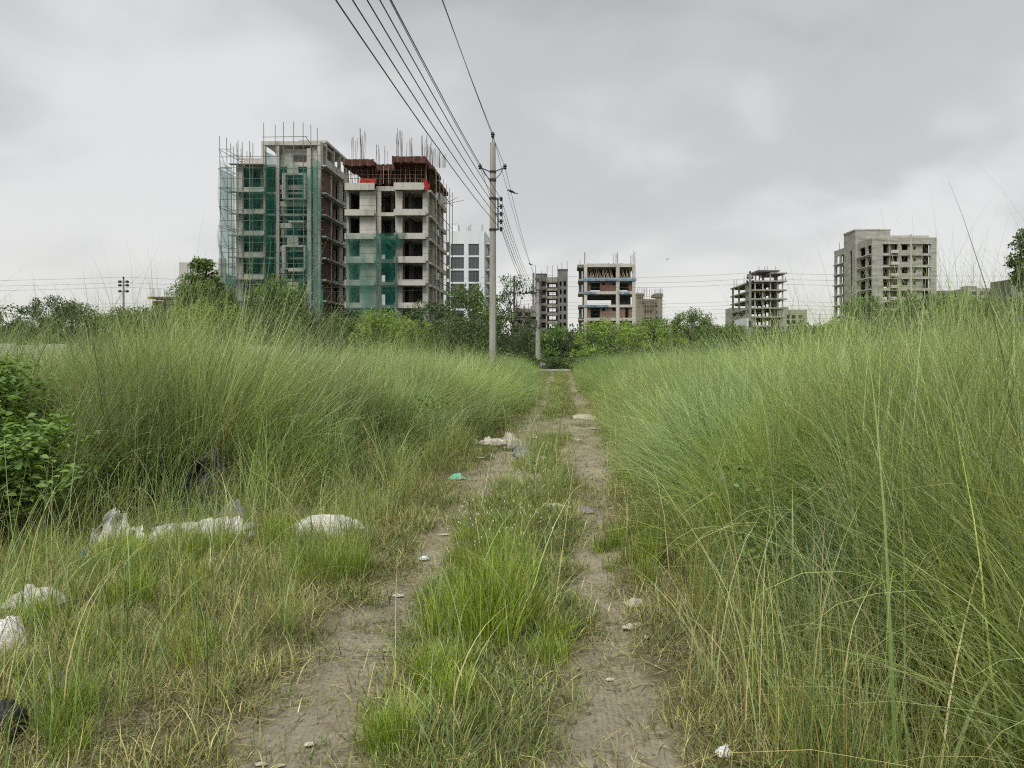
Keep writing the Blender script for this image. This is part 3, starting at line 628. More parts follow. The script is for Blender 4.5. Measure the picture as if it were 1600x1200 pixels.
# ------------------------------------------------------------------ building E: brick filled frame with blue sheets
def brick_frame():
    Y = 178.0; t = empty('unfinished_block', (PX(950, Y), Y, 0), 'unfinished block with red brick infill, blue painted slab edges and slanting props on top', 'building', 'unfinished buildings on the skyline')
    X = lambda u: PX(u, Y); Z = lambda v: PZ(v, Y); cl = M['conc_light']; c = M['conc']; y1 = Y+13
    for a, b in ((912.5, 917.5), (962.5, 968), (987.8, 993)):
        bx(t, 'column', X(a), X(b), Y, Y+.6, 0, Z(413), cl); bx(t, 'column', X(a), X(b), y1-.6, y1, 0, Z(413), c)
    bands = [(412, 417), (434, 439), (455, 459.5), (476, 480), (496.5, 501), (517, 521), (538, 542)]
    for i, (va, vb) in enumerate(bands):
        bx(t, 'slab', X(912.7), X(992.8), Y+.62, y1-.62, Z(vb), Z(vb)+.35, c)
        for a, b in ((917.6, 962.4), (968.1, 987.7)): bx(t, 'edge_beam', X(a), X(b), Y+.12, Y+.5, Z(vb), Z(va), cl)
        if i in (1, 2, 3):
            for a, b in {1: ((911, 994),), 2: ((912, 931), (966, 984)), 3: ((911, 951),)}[i]: net_sheet(t, 'blue_sheet', [(X(a), Y-.15, Z(vb+.2)), (X(b), Y-.15, Z(vb)), (X(b), Y-.15, Z(va+1.1)), (X(a), Y-.15, Z(va+.8))], M['bluecloth'], 24, 2, .04, i)
        bx(t, 'side_ledge', X(903.8), X(912.4), Y+.4, Y+5, Z(vb)+.1, Z(vb)+.45, c)
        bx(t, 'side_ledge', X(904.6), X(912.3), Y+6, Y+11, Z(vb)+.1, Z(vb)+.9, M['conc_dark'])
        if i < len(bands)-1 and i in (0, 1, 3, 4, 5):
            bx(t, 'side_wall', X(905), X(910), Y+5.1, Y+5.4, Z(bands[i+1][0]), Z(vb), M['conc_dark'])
    for i in (1, 3, 4, 5):
        zb, zt = Z(bands[i+1][0]), Z(bands[i][1])
        m = M['brick'] if i == 1 else M['brick_dull']
        bx(t, 'brick_wall', X(917.6), X(922.8), Y+.5, Y+.7, zb, zt, m)
        bx(t, 'brick_wall', X(937.5), X(941), Y+.5, Y+.7, zb, zt, m)
        bx(t, 'brick_wall', X(945.5), X(957), Y+.5, Y+.7, zb, zt, m); bx(t, 'brick_wall', X(941), X(945.5), Y+.5, Y+.7, zb, zt-.9, m)
        bx(t, 'brick_wall', X(957), X(962.4), Y+.5, Y+.7, zb, zt-.9, m)
        bx(t, 'brick_wall', X(982.5), X(987.7), Y+.5, Y+.7, zb, zt, m)
        if i != 1: bx(t, 'brick_wall', X(968.1), X(977), Y+.5, Y+.7, zb, zt, m)
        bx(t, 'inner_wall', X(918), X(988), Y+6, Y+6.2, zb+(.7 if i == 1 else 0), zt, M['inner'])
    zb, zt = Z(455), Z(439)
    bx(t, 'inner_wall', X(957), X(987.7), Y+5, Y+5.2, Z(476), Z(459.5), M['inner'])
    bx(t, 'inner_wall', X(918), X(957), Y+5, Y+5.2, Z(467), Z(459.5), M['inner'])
    zb, zt = Z(434), Z(417)
    for k in range(26):
        u = 919+k*2.65
        if 961 < u < 968.5: continue
        rod(t, 'prop', (X(u)+random.uniform(-.1, .1), Y+.8, zb), (X(u)-random.uniform(.2, .9), Y+1.0+random.uniform(0, 1), zt), .075, M['bamboo'] if k % 2 else M['conc_light'])
        rod(t, 'prop', (X(u)+.2, Y+3, zb), (X(u)-.3, Y+3, zt), .07, M['rust'])
    bx(t, 'inner_wall', X(919), X(987), Y+8, Y+8.2, zb, zt, M['form'])
    bx(t, 'roof_formwork', X(902.5), X(912.3), Y+.3, Y+8, Z(418), Z(413), M['conc_dark'])
    for k in range(18): bx(t, 'roof_rubble', X(919+k*3.9), X(921+k*3.9), Y+1, Y+1.7, Z(412), Z(410.4+random.random()), M['conc_dark'])
    for s, (u, n, vt) in enumerate(((907, 2, 406), (914, 5, 392), (960, 4, 395), (966, 5, 392), (988, 5, 396), (991, 4, 389))):
        rebars(t, X(u), Y+.5, Z(412), n, Z(vt)-Z(412), .35, .03, s+60)
brick_frame()

# ------------------------------------------------------------------ building F: scaffolded block behind E
def scaffold_block():
    Y = 230.0; t = empty('unfinished_block', (PX(1014, Y), Y, 0), 'low beige building under thin scaffolding right behind the brick filled block', 'building', 'unfinished buildings on the skyline')
    X = lambda u: PX(u, Y); Z = lambda v: PZ(v, Y); c = M['conc']
    rows = [(Z(478+14*k), Z(472+14*k)) for k in range(5)]
    wall_grid(t, 'spandrel', 'x', Y, .4, X(992), X(1005.5), 0, Z(458), [], c, rows)
    wall_grid(t, 'spandrel', 'x', Y+1, .4, X(1005.6), X(1024), 0, Z(467), [(X(1006.5), X(1020))], c, [(Z(489), Z(485)), (Z(502), Z(496))])
    wall_grid(t, 'spandrel', 'x', Y, .4, X(1024.1), X(1035), 0, Z(458), [(X(1024.8), X(1027.4))], c, [(Z(480), Z(475)), (Z(490), Z(485)), (Z(500), Z(495))])
    bx(t, 'top_ledge', X(991), X(1006), Y-.5, Y+8, Z(462), Z(459.5), M['conc_dark']); bx(t, 'top_ledge', X(1022), X(1036), Y-.5, Y+8, Z(463), Z(459), M['conc_dark'])
    bx(t, 'body', X(992.2), X(1034.8), Y+1.5, Y+9, 0, Z(468), M['inner'])
    bx(t, 'beam', X(1003), X(1026), Y-.4, Y, Z(474), Z(468), M['conc_dark'])
    for u in range(994, 1036, 4): rod(t, 'scaffold_pole', (X(u), Y-1, 0), (X(u), Y-1, Z(452 if u > 1004 else 457)), .07, M['bamboo'])
    for k in range(9): rod(t, 'scaffold_rail', (X(992), Y-1, Z(464+k*6)), (X(1038), Y-1, Z(464+k*6)), .06, M['bamboo'])
    for s, u in enumerate((998, 1004, 1010, 1028, 1033)): rebars(t, X(u), Y+2, Z(462), 3, 3.0, .5, .04, s+80)
scaffold_block()

# ------------------------------------------------------------------ building G: open slab and column frame
def open_frame():
    Y = 261.0; t = empty('unfinished_building', (PX(1200, Y), Y, 0), 'bare open concrete frame of slabs and columns with stairs and sky behind, no walls', 'building', 'unfinished buildings on the skyline')
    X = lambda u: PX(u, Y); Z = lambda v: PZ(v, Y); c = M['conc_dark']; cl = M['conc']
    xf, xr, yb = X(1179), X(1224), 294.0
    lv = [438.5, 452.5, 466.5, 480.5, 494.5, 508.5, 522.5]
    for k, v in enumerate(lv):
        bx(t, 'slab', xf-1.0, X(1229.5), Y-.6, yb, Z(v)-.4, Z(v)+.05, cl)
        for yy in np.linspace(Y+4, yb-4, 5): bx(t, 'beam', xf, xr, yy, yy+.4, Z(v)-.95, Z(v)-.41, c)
        if k < len(lv)-1:
            z1, z0 = Z(v)-.41, Z(lv[k+1])+.06
            bx(t, 'core_wall', X(1213), X(1219.5), Y+2.2, Y+2.6, z0, z1, c)
            bx(t, 'core_wall', X(1213), X(1213)+.3, Y+2.7, Y+8, z0, z1, c)
            # stair flight, one solid sloping piece
            x0, x1 = X(1202), X(1212); mb = MB(); o = t.location
            a = [(x0-o.x, 0, z1-.2), (x1-o.x, 0, (z0+z1)/2-.1)]
            mb.v = [(a[0][0], 3, a[0][2]), (a[1][0], 3, a[1][2]), (a[1][0], 3, a[1][2]-.5), (a[0][0], 3, a[0][2]-.5), (a[0][0], 4.2, a[0][2]), (a[1][0], 4.2, a[1][2]), (a[1][0], 4.2, a[1][2]-.5), (a[0][0], 4.2, a[0][2]-.5)]
            mb.f = [(0, 1, 2, 3), (7, 6, 5, 4), (0, 4, 5, 1), (3, 2, 6, 7), (0, 3, 7, 4), (1, 5, 6, 2)]
            mb.build('stair_flight', c, t)
    topz = Z(421.5)
    bx(t, 'top_slab', X(1185), X(1219), Y+.5, Y+16, topz-.5, topz, c); bx(t, 'top_slab', X(1203), X(1229.5), Y-.6, Y+14, Z(426)-.4, Z(426), cl)
    for u in (1203, 1222): bx(t, 'column', X(u), X(u)+.45, Y, Y+.4, 0, Z(426)-.41, cl)
    for u in (1179, 1191, 1214): bx(t, 'column', X(u), X(u)+.45, Y+.01, Y+.4, 0, Z(438.5)-.42, cl)
    for u in (1186, 1192, 1197, 1199): bx(t, 'column', X(u), X(u)+.3, Y+5, Y+5.4, Z(438), topz-.51, c)
    bx(t, 'core_wall', X(1212), X(1218), Y+2.2, Y+2.5, Z(438), Z(426)-.42, c)
    for u in (1183, 1189, 1195, 1201): bx(t, 'column', PX(u, Y+18), PX(u, Y+18)+.5, Y+18, Y+18.4, 0, Z(438.5)-.42, c)
    for yy in (Y+5, Y+11, Y+22, yb-1): bx(t, 'column', xf-.4, xf+.2, yy, yy+.6, 0, Z(438.5)-.42, cl)
    bx(t, 'wall_panel', xf-.5, xf-.1, Y+7.0, Y+10.4, 0, Z(438.5)-.42, cl)
    for s, u in enumerate((1147, 1151, 1163, 1167, 1179, 1186, 1194, 1199, 1213, 1228)):
        yy = Y+2 if u > 1178 else PY(u, xf); rebars(t, PX(u, yy), yy, Z(438) if u < 1186 or u > 1222 else topz, 2, 3.2 if u < 1180 else 1.6, .3, .045, s+100)
    bx(t, 'podium', X(1168), X(1181), Y+1, Y+20, 0, Z(497), M['white'])
open_frame()

def small_block(name, label, Y, u0, u1, vtop, cols, rows, mat, depth=10, cap=None, glass=False):
    t = empty(name, (PX((u0+u1)/2, Y), Y, 0), label, 'building')
    X = lambda u: PX(u, Y); Z = lambda v: PZ(v, Y)
    wall_grid(t, 'spandrel', 'x', Y, .4, X(u0), X(u1), 0, Z(vtop), [(X(a), X(b)) for a, b in cols], mat, [(Z(b), Z(a)) for a, b in rows], glass)
    bx(t, 'body', X(u0)+.05, X(u1)-.05, Y+1.2, Y+depth, 0, Z(vtop)-1.0, M['inner'])
    bx(t, 'side_wall', X(u0), X(u0)+.35, Y+.41, Y+depth, 0, Z(vtop), mat); bx(t, 'side_wall', X(u1)-.35, X(u1), Y+.41, Y+depth, 0, Z(vtop), mat)
    if cap: 
        for (a, b, v, vv) in cap: bx(t, 'roof_box', X(a), X(b), Y+1.5, Y+6, Z(vv), Z(v), mat)
    return t
small_block('distant_house', 'small grey block with paired windows beside the bare open concrete frame', 320, 1224, 1261, 484, [(1229, 1234), (1237, 1243), (1248, 1254)], [(492, 498), (500, 506), (509, 515)], M['conc'], cap=[(1225, 1234, 479, 485)])
small_block('distant_house', 'flat low pale building seen left of the bare open concrete frame', 300, 1142, 1170, 481, [(1146, 1151), (1156, 1162)], [(488, 494), (500, 506)], M['conc'])
small_block('distant_house', 'low grey house peeping over the bushes right of the large grey apartment block', 250, 1468, 1504, 454, [(1474, 1482), (1488, 1496)], [(460, 467)], M['conc_dark'])
small_block('distant_house', 'low house with pale posts on its roof at far right above the grass', 262, 1512, 1556, 450, [(1517, 1526), (1532, 1540), (1545, 1551)], [(454, 461), (466, 474)], M['conc'], cap=[(1515, 1530, 446, 450)])
small_block('distant_house', 'greenish grey house wall at the right edge of the view', 200, 1581, 1650, 436, [(1590, 1600), (1610, 1630)], [(446, 456), (470, 482)], M['conc_dark'])
t_ = small_block('distant_house', 'squat unfinished house with rusty top slab and starter bars, left of the leafy tree', 190, 238, 284, 470, [(243, 252), (256, 266), (270, 280)], [(474, 484), (490, 500)], M['conc'])
bx(t_, 'top_slab', PX(234, 190), PX(284, 190), 189, 197, PZ(467, 190), PZ(464, 190), M['rust'])
for s, u in enumerate((240, 248, 256, 263, 271, 278)): rebars(t_, PX(u, 192), 192, PZ(465, 192), 3, 2.6, .4, .035, s+120)
t_ = small_block('distant_house', 'brown scaffolded building half hidden behind the airy tree between the poles', 240, 806, 836, 482, [(809, 816), (820, 830)], [(488, 494), (500, 506)], M['conc_dark'])
for u in (808, 814, 820, 826, 832): rod(t_, 'scaffold_pole', (PX(u, 238), 238, 0), (PX(u, 238), 238, PZ(474, 238)), .07, M['rust'])
# J: pale frame behind the netted tower
def pale_frame():
    Y = 150.0; t = empty('unfinished_block', (PX(315, Y), Y, 0), 'pale grey block with open roof frame behind the feathery tree, left of the netted tower', 'building', 'unfinished buildings on the skyline')
    X = lambda u: PX(u, Y); Z = lambda v: PZ(v, Y); c = M['conc_board']; cl = M['conc_light']
    wall_grid(t, 'spandrel', 'x', Y, .4, X(280), X(352), 0, Z(428), [(X(331), X(342)), (X(298), X(318))], cl, [(Z(446), Z(432)), (Z(474), Z(456)), (Z(500), Z(484))])
    bx(t, 'roof_wall', X(280), X(293), Y+.01, Y+.4, Z(428), Z(410), cl); bx(t, 'roof_wall', X(293), X(352), Y+.01, Y+.4, Z(413), Z(410), cl)
    bx(t, 'roof_wall', X(341), X(352), Y+.02, Y+.4, Z(428), Z(404), cl); bx(t, 'roof_wall', X(308), X(341), Y+.01, Y+.4, Z(428), Z(420), cl)
    for u in (296, 300, 304): bx(t, 'roof_post', X(u), X(u)+.2, Y+.02, Y+.35, Z(428), Z(413), M['conc_dark'])
    bx(t, 'body', X(281), X(351), Y+3, Y+12, 0, Z(430), M['inner'])
    bx(t, 'side_wall', X(351.8), X(352), Y+.41, Y+12, 0, Z(428), cl); bx(t, 'side_wall', X(280), X(281), Y+.41, Y+12, 0, Z(428), cl)
pale_frame()

# ------------------------------------------------------------------ building I: long grey block on the right
def grey_block():
    Y = 203.0; t = empty('apartment_block', (PX(1413, Y), Y, 0), 'large bare grey apartment block with rows of empty window openings, right side', 'building', 'unfinished buildings on the skyline')
    X = lambda u: PX(u, Y); Z = lambda v: PZ(v, Y); m = M['conc_board']; c = M['conc_light']
    x0, x1, yb = X(1363), X(1463.5), 231.6
    n = 9; rows = [(Z(395.5+18.2*k), Z(382+18.2*k)) for k in range(n)]
    wall_grid(t, 'spandrel', 'x', Y, .4, x0, x1, 0, Z(371), [(X(1380), X(1389)), (X(1391), X(1402)), (X(1409), X(1418.5), .8, 0), (X(1427), X(1431), .9, .55), (X(1441.5), X(1453))], m, rows)
    for k, (zl, zh) in enumerate(rows):
        if zl < 1: break
        bx(t, 'slab', x0+.45, x1-.1, Y+.45, yb-.4, zh+.35, zh+.65, M['conc'])
        for a, b in ((1379, 1403), (1407, 1421), (1425, 1440), (1441, 1454)): bx(t, 'ledge', X(a), X(b), Y-.55, Y-.003, zh+.12, zh+.28, c)
        bx(t, 'balcony_rail', X(1390), X(1402.5), Y-.9, Y-.75, zl-.05, zl+.75, c); bx(t, 'balcony_slab', X(1390), X(1402.5), Y-.74, Y-.003, zl-.05, zl+.12, c)
        bx(t, 'balcony_wall', X(1389.8), X(1402.5), Y+1.6, Y+1.8, zl, zh+.34, m); bx(t, 'small_window', X(1393), X(1396), Y+1.55, Y+1.6, zl+1.1, zh-.2, M['frame'])
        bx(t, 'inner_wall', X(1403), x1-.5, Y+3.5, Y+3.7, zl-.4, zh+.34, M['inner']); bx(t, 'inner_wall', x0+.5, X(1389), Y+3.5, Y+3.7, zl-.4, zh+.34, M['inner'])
    bx(t, 'drain_pipe', X(1421.7), X(1424), Y-.25, Y-.01, 0, Z(366), c)
    bx(t, 'roof_parapet', X(1394), X(1456), Y+1.5, Y+1.8, Z(371), Z(366.5), c)
    bx(t, 'roof_slab', x0+.1, x1-.1, Y+.45, yb, Z(373.5), Z(372.3), M['conc'])
    # left face
    ys_ = lambda u: PY(u, x0)
    sec = [(1303.5, 1323, 30.0), (1340.5, 1362.8, 32.0)]
    rz = [(zl, zh) for zl, zh in rows]
    def cols(us): return [(ys_(b), ys_(a)) for a, b in us]
    wall_grid(t, 'side_spandrel', 'y', x0, .4, ys_(1340), Y+0.001+27.999*0+ (ys_(1363)-Y) + 0 if False else ys_(1340), 0, 0, [], m, [])
    wall_grid(t, 'side_spandrel', 'y', x0, .4, Y+.42, ys_(1341), 0, Z(371), cols([(1343.5, 1352), (1355.5, 1361.5)]), m, rz)
    wall_grid(t, 'side_spandrel', 'y', x0, .4, ys_(1322.8), ys_(1303.5), 0, Z(371), cols([(1306.5, 1311.5), (1314, 1321)]), m, rz)
    # stair tower standing proud and higher
    wall_grid(t, 'tower_wall', 'y', x0-.8, .4, ys_(1341), ys_(1322.8), 0, Z(371)+3.4, [(ys_(1335.5), ys_(1332), -1.0, 0)], m, rz)
    bx(t, 'stair_tower_front', x0-.39, x0+9, ys_(1341)+.02, ys_(1341)+.3, Z(374), Z(371)+3.4, m)
    bx(t, 'stair_tower_roof', x0-1.0, x0+9.2, ys_(1341)-.1, ys_(1322.8), Z(371)+3.41, Z(371)+3.8, c)
    bx(t, 'stair_tower_side', x0-.39, x0, ys_(1341)+.01, ys_(1341)+.3, 0, Z(374.1), m)
    for k, (zl, zh) in enumerate(rows):
        if zl < 1: break
        bx(t, 'side_ledge', x0-.5, x0-.003, Y+.6, ys_(1341)-.1, zl-.35, zl-.1, c); bx(t, 'side_ledge', x0-.5, x0-.003, ys_(1322.5), ys_(1303.5), zl-.35, zl-.1, c)
        bx(t, 'side_inner_wall', x0+2.4, x0+2.6, Y+4, yb-1, zl-.4, zh+.34, M['inner'])
    rod(t, 'mast', (x0+.5, ys_(1309), Z(371)), (x0+.5, ys_(1309), Z(371)+2.2), .08, M['rebar'])
grey_block()

# ------------------------------------------------------------------ poles
def insulator_mb(c, axis_='z', s=1.0, mb=None):
    mb = mb or MB()
    return mb.lathe([(.02*s, -.10*s), (.055*s, -.09*s), (.06*s, -.05*s), (.035*s, -.03*s), (.07*s, -.01*s), (.075*s, .03*s), (.04*s, .05*s), (.05*s, .08*s), (.02*s, .10*s)], c, 10, axis_)
def wire_pole(loc, H, label, rb=.125, rt=.095, rack=True, cross=.42, rack_v=None, group='concrete poles along the track'):
    t = empty('utility_pole', loc, label, 'pole', group)
    mb = MB()    # prestressed pole: octagonal, tapered
    n = 12; pts = [(0, 0, -.3)]+[(0, 0, H*k/n) for k in range(1, n+1)]
    mb.tube(pts, [rb+(rt-rb)*k/n for k in range(n+1)], 8); mb.build('shaft', M['pole'], t)
    mb = MB().tube([(0, 0, H-.02), (0, 0, H+.2)], .018, 6); mb.tube([(-.1, 0, H-.04), (.1, 0, H-.04)], .03, 4); mb.build('top_pin', M['dark'], t)
    insulator_mb((0, 0, H+.27)).build('insulator', M['ceramic'], t, smooth=True)
    za = H-.9
    for s in (-1, 1):
        mb = MB().tube([(s*.1, -.12, za-.1), (s*(cross-.03), -.12, za+.02)], .02, 5); mb.tube([(s*.1, -.12, za-.36), (s*.26, -.12, za-.2), (s*(cross-.08), -.12, za-.02)], .014, 5)
        mb.build('cross_arm', M['dark'], t)
        insulator_mb((s*cross, -.12, za+.06), 'x' if False else 'z', .95).build('insulator', M['ceramic'], t, smooth=True)
    MB().lathe([(rt+.015, za-.42), (rt+.02, za-.4), (rt+.02, za-.34), (rt+.015, za-.32)], n=10).build('clamp', M['dark'], t)
    MB().lathe([(rt+.015, za-.13), (rt+.02, za-.12), (rt+.02, za-.06), (rt+.015, za-.05)], n=10).build('clamp', M['dark'], t)
    if rack:
        r0, r1 = rack
        mb = MB().box(rt+.06, rt+.10, -.03, .03, r0-.05, r1+.05)
        for z in (r0, (r0+r1)/2, r1): mb.box(0, rt+.06, -.02, .02, z-.02, z+.02)
        mb.build('rack', M['dark'], t)
        for k in range(5):
            z = r0+(r1-r0)*k/4; mb = MB().box(rt+.10, rt+.20, -.02, .02, z-.015, z+.015); insulator_mb((rt+.19, 0, z), 'z', .8, mb).build('spool_insulator', M['ceramic'], t, smooth=False)
        for z in (r0-.02, r1+.02): MB().lathe([(rt+.02, z-.04), (rt+.035, z-.03), (rt+.035, z+.03), (rt+.02, z+.04)], n=10).build('clamp', M['dark'], t)
    return t
P1Y, P2Y, P0Y = 25.6, 70.0, -21.0
PXL = PX(770, P1Y)
H1 = PZ(223, P1Y); p1x = PXL; p2x = PX(840.5, P2Y)
p1 = wire_pole((p1x, P1Y, 0), H1, 'tall concrete electricity pole rising from the grass left of the track, nearest one', rack=(PZ(358, P1Y), PZ(311, P1Y)))
p2 = wire_pole((p2x, P2Y, 0), PZ(446, P2Y)+.3, 'second concrete electricity pole at the far end of the track beside the seated person', rb=.27, rt=.12, rack=(6.2, 7.3))
def span(a, b, sag, n=24):
    a, b = Vector(a), Vector(b); out = []
    for i in range(n+1):
        t = i/n; p = a.lerp(b, t); p.z -= sag*4*t*(1-t); out.append(p)
    return out
def wire(pts, r, label, group):
    o = MB().tube(pts, r, 5).build('overhead_wire', M['wire']); return tag(o, label, 'wire', group)
H2 = PZ(446, P2Y)+.3
runs = []
rr0, rr1 = PZ(358, P1Y), PZ(311, P1Y)
for k in range(5):
    z1 = rr0+(rr1-rr0)*k/4; z2 = 6.2+1.1*k/4
    off = .285
    a = (p1x-.05, P0Y, z1+.1); b = (p1x+off, P1Y, z1); c = (p2x+.3, P2Y, z2)
    pts = span(a, b, .85)+span(b, c, 1.0)[1:]
    wire(pts, .0085, ['lowest', 'second lowest', 'middle', 'second highest', 'highest'][k]+' of the five stacked low wires held by the pole rack', 'low voltage wires along the track')
for nm, dx1, dz1, sg in (('left cross arm', -.42, -.84, .8), ('right cross arm', .42, -.84, .8), ('top pin', 0, .3, .8)):
    a = (p1x+dx1, P0Y, H1+dz1+.1); b = (p1x+dx1, P1Y-.12, H1+dz1); c = (p2x+dx1, P2Y-.12, H2+dz1)
    wire(span(a, b, sg)+span(b, c, sg)[1:], .0075, 'high wire running over the track on the %s of the near pole' % nm, 'high voltage wires along the track')
# cross line: H frame, right pole, left pole
def plain_pole(loc, H, label, r=.12, n_ins=0, group='poles of the crossing power line'):
    t = empty('utility_pole', loc, label, 'pole', group)
    MB().tube([(0, 0, -.3), (0, 0, H*.5), (0, 0, H)], [r, r*.85, r*.7], 8).build('shaft', M['steelpole'], t)
    return t
YH = 77.0; xa, xb = PX(803.5, YH), PX(833.5, YH); zt = PZ(431, YH)
hf = empty('pole_structure', ((xa+xb)/2, YH, 0), 'twin pole frame with cross beam and transformer behind the second pole', 'pole', 'poles of the crossing power line')
for x in (xa, xb):
    MB().tube([(x-hf.location.x, 0, -.3), (x-hf.location.x, 0, zt+(.3 if x == xb else 0))], [.13, .10], 8).build('post', M['steelpole'] if x == xb else M['bark'], hf)
zb = PZ(458, YH); MB().box(xa-hf.location.x-.3, xb-hf.location.x+.2, -.1, -.02, zb-.06, zb+.06).build('cross_beam', M['dark'], hf)
for k in range(3): insulator_mb((xa-hf.location.x+.6+k*.62, -.06, zb+.06), 'z', 1.7).build('insulator', M['ceramic'], hf)
zb2 = PZ(497, YH); MB().box(xa-hf.location.x-.1, xb-hf.location.x+1.0, -.2, -.05, zb2-.1, zb2+.1).build('cross_beam', M['dark'], hf)
MB().box(.7, 1.7, -.5, .3, zb2+.12, zb2+1.2).box(.9, 1.5, -.4, .2, zb2+1.2, zb2+1.35).build('transformer', M['steelpole'], hf)
YN = 71.0; xn = PX(1172, YN); zn = PZ(428, YN)
pn = plain_pole((xn, YN, 0), zn, 'concrete pole with a stack of dark insulators standing before the open frame building', .17)
MB().box(-.25, .25, -.03, .03, zn-.5, zn-.42).box(-.3, .3, -.03, .03, zn-.9, zn-.82).build('cross_arm', M['dark'], pn)
for dx, dz in ((0, .15), (-.22, -.33), (.22, -.33), (-.27, -.73), (.27, -.73)): insulator_mb((dx, 0, zn+dz), 'z', 1.4).build('insulator', M['ceramic'], pn)
MB().box(-.18, .18, -.2, -.12, 4.0, 4.5).build('clamp_box', M['dark'], pn)
YO = 75.0; xo = PX(193, YO); zo = PZ(436, YO)
po = plain_pole((xo, YO, 0), zo, 'thin grey pole with six round dark lamp shaped insulators on the left', .12)
for s in (-1, 1):
    for k, dz in enumerate((-.25, -.6, -1.2)):
        MB().tube([(0, 0, zo+dz-.05), (s*.28, -.02, zo+dz-.02)], .03, 5).build('arm', M['dark'], po)
        MB().lathe([(.03, -.14), (.15, -.1), (.17, 0), (.12, .1), (.03, .13)], (s*.36, 0, zo+dz), 10).build('insulator', M['ceramic'], po, smooth=True)
insulator_mb((0, 0, zo+.1), 'z', 1.3).build('insulator', M['ceramic'], po)
for (u, vt, Y_, lab) in ((894, 514, 92, 'short thin pole standing in the dark bushes at the end of the track'), (1281, 491, 120, 'small far pole between the open frame building and the large grey block')):
    plain_pole((PX(u, Y_), Y_, 0), PZ(vt, Y_), lab, .1, group='small far poles')
right_far = (62.0, 66.0); left_far = (-92.0, 73.0)
names = ['top', 'second', 'third', 'fourth', 'fifth', 'sixth', 'seventh', 'lowest']
for k, dz in enumerate((0.1, -.45, -.9, -2.5, -2.85, -3.2, -3.6, -4.0)):
    h1, h2, h3, h4 = zt, zn, 8.6, zo
    c = (xn, YN-.1, zn+dz); b = (xb, YH-.15, zt+dz); d = (right_far[0], right_far[1], zn+dz-.4)
    a = (xo, YO, zo+dz+.1); e = (left_far[0], left_far[1], zo+dz)
    pts = span(e, a, .5)+span(a, b, .6)[1:]+span(b, c, .35)[1:]+span(c, d, .35)[1:]
    wire(pts, .0105 if k < 3 else .009, names[k]+' wire of the power line crossing behind the field', 'wires of the crossing power line')

# ------------------------------------------------------------------ birds
def bird(loc, label, rz=0, perched=True, s=1.0):
    t = empty('bird', loc, label, 'bird', 'small dark birds', rz)
    mb = MB(); mb.tube([(-.14, 0, .015), (-.09, 0, .045), (-.03, 0, .075), (.04, 0, .085), (.08, 0, .11), (.11, 0, .125), (.135, 0, .12), (.165, 0, .112)], [x*s for x in (.008, .028, .045, .05, .036, .032, .022, .004)], 8)
    mb.build('body', M['dark'], t, smooth=True)
    MB().box(-.26, -.10, -.018, .018, .005, .03).build('tail', M['dark'], t)
    for sgn in (-1, 1):
        if perched: MB().tube([(.05, sgn*.045, .09), (-.05, sgn*.052, .07), (-.15, sgn*.03, .03)], [.012, .022, .004], 5).build('wing', M['dark'], t)
        else: 
            w = MB(); w.v = [(.06, 0, .09), (-.06, 0, .08), (-.05, sgn*.16, .15), (.05, sgn*.15, .16), (-.06, sgn*.33, .13)]; w.f = [(0, 1, 2, 3), (3, 2, 4)]; w.build('wing', M['dark'], t)
    if perched: MB().tube([(.01, .015, 0), (.01, .015, .05)], .005, 4).tube([(.01, -.015, 0), (.01, -.015, .05)], .005, 4).build('legs', M['dark'], t)
    return t
def on_wire(u, x_a, ya, za, x_b, yb, zb_, sag):
    best = None
    for p in span((x_a, ya, za), (x_b, yb, zb_), sag, 400):
        d = abs(CU+F*p.x/p.y-u)
        if best is None or d < best[0]: best = (d, p)
    return best[1]
bp_ = on_wire(799, p1x+.42, P1Y-.12, H1-.84, p2x+.42, P2Y-.12, H2-.84, .8)
bird(bp_, 'small dark bird perched on a high wire just right of the near pole', R(200))
bp_ = on_wire(829, p1x, P1Y-.12, H1+.3, p2x, P2Y-.12, H2+.3, .8)
bird(bp_, 'tiny bird perched on the high wire near the second pole', R(160))
bird((PX(1043, 90), 90, PZ(406, 90)), 'tiny bird flying in the sky above the brick filled block', R(40), False)

# ------------------------------------------------------------------ trees
def leaf_cloud(centres, radii, counts, size, cols, rs, droop=0.25):
    """diamond leaves scattered around clump centres"""
    V = []; C = []
    for (c, r, n) in zip(centres, radii, counts):
        d = rs.normal(size=(n, 3)); d /= np.linalg.norm(d, axis=1)[:, None]
        rad = r*rs.uniform(.25, 1.0, n)**.5
        p = np.array(c)+d*rad[:, None]*np.array([1, 1, .75])
        a = rs.normal(size=(n, 3)); a[:, 2] -= droop; a /= np.linalg.norm(a, axis=1)[:, None]
        b = np.cross(a, rs.normal(size=(n, 3))); b /= np.linalg.norm(b, axis=1)[:, None]
        s = size*rs.uniform(.6, 1.3, n)[:, None]
        q = np.stack([p, p+a*s*.5+b*s*.3, p+a*s, p+a*s*.5-b*s*.3], 1)
        base = cols[rs.integers(len(cols))]*rs.uniform(.8, 1.2)
        cc = base*rs.uniform(.75, 1.3, (n, 1)); cc = np.repeat(cc[:, None], 4, 1)
        V.append(q.reshape(-1, 3)); C.append(cc.reshape(-1, 3))
    V = np.concatenate(V); C = np.concatenate(C); F_ = np.arange(len(V)).reshape(-1, 4)
    return V, F_, C
PAL = {
 'bright': np.array([(.115, .175, .034), (.15, .21, .045), (.085, .14, .03)]),
 'mid': np.array([(.06, .10, .028), (.075, .12, .03), (.05, .085, .025)]),
 'dark': np.array([(.035, .06, .022), (.045, .075, .025), (.03, .05, .02)]),
}
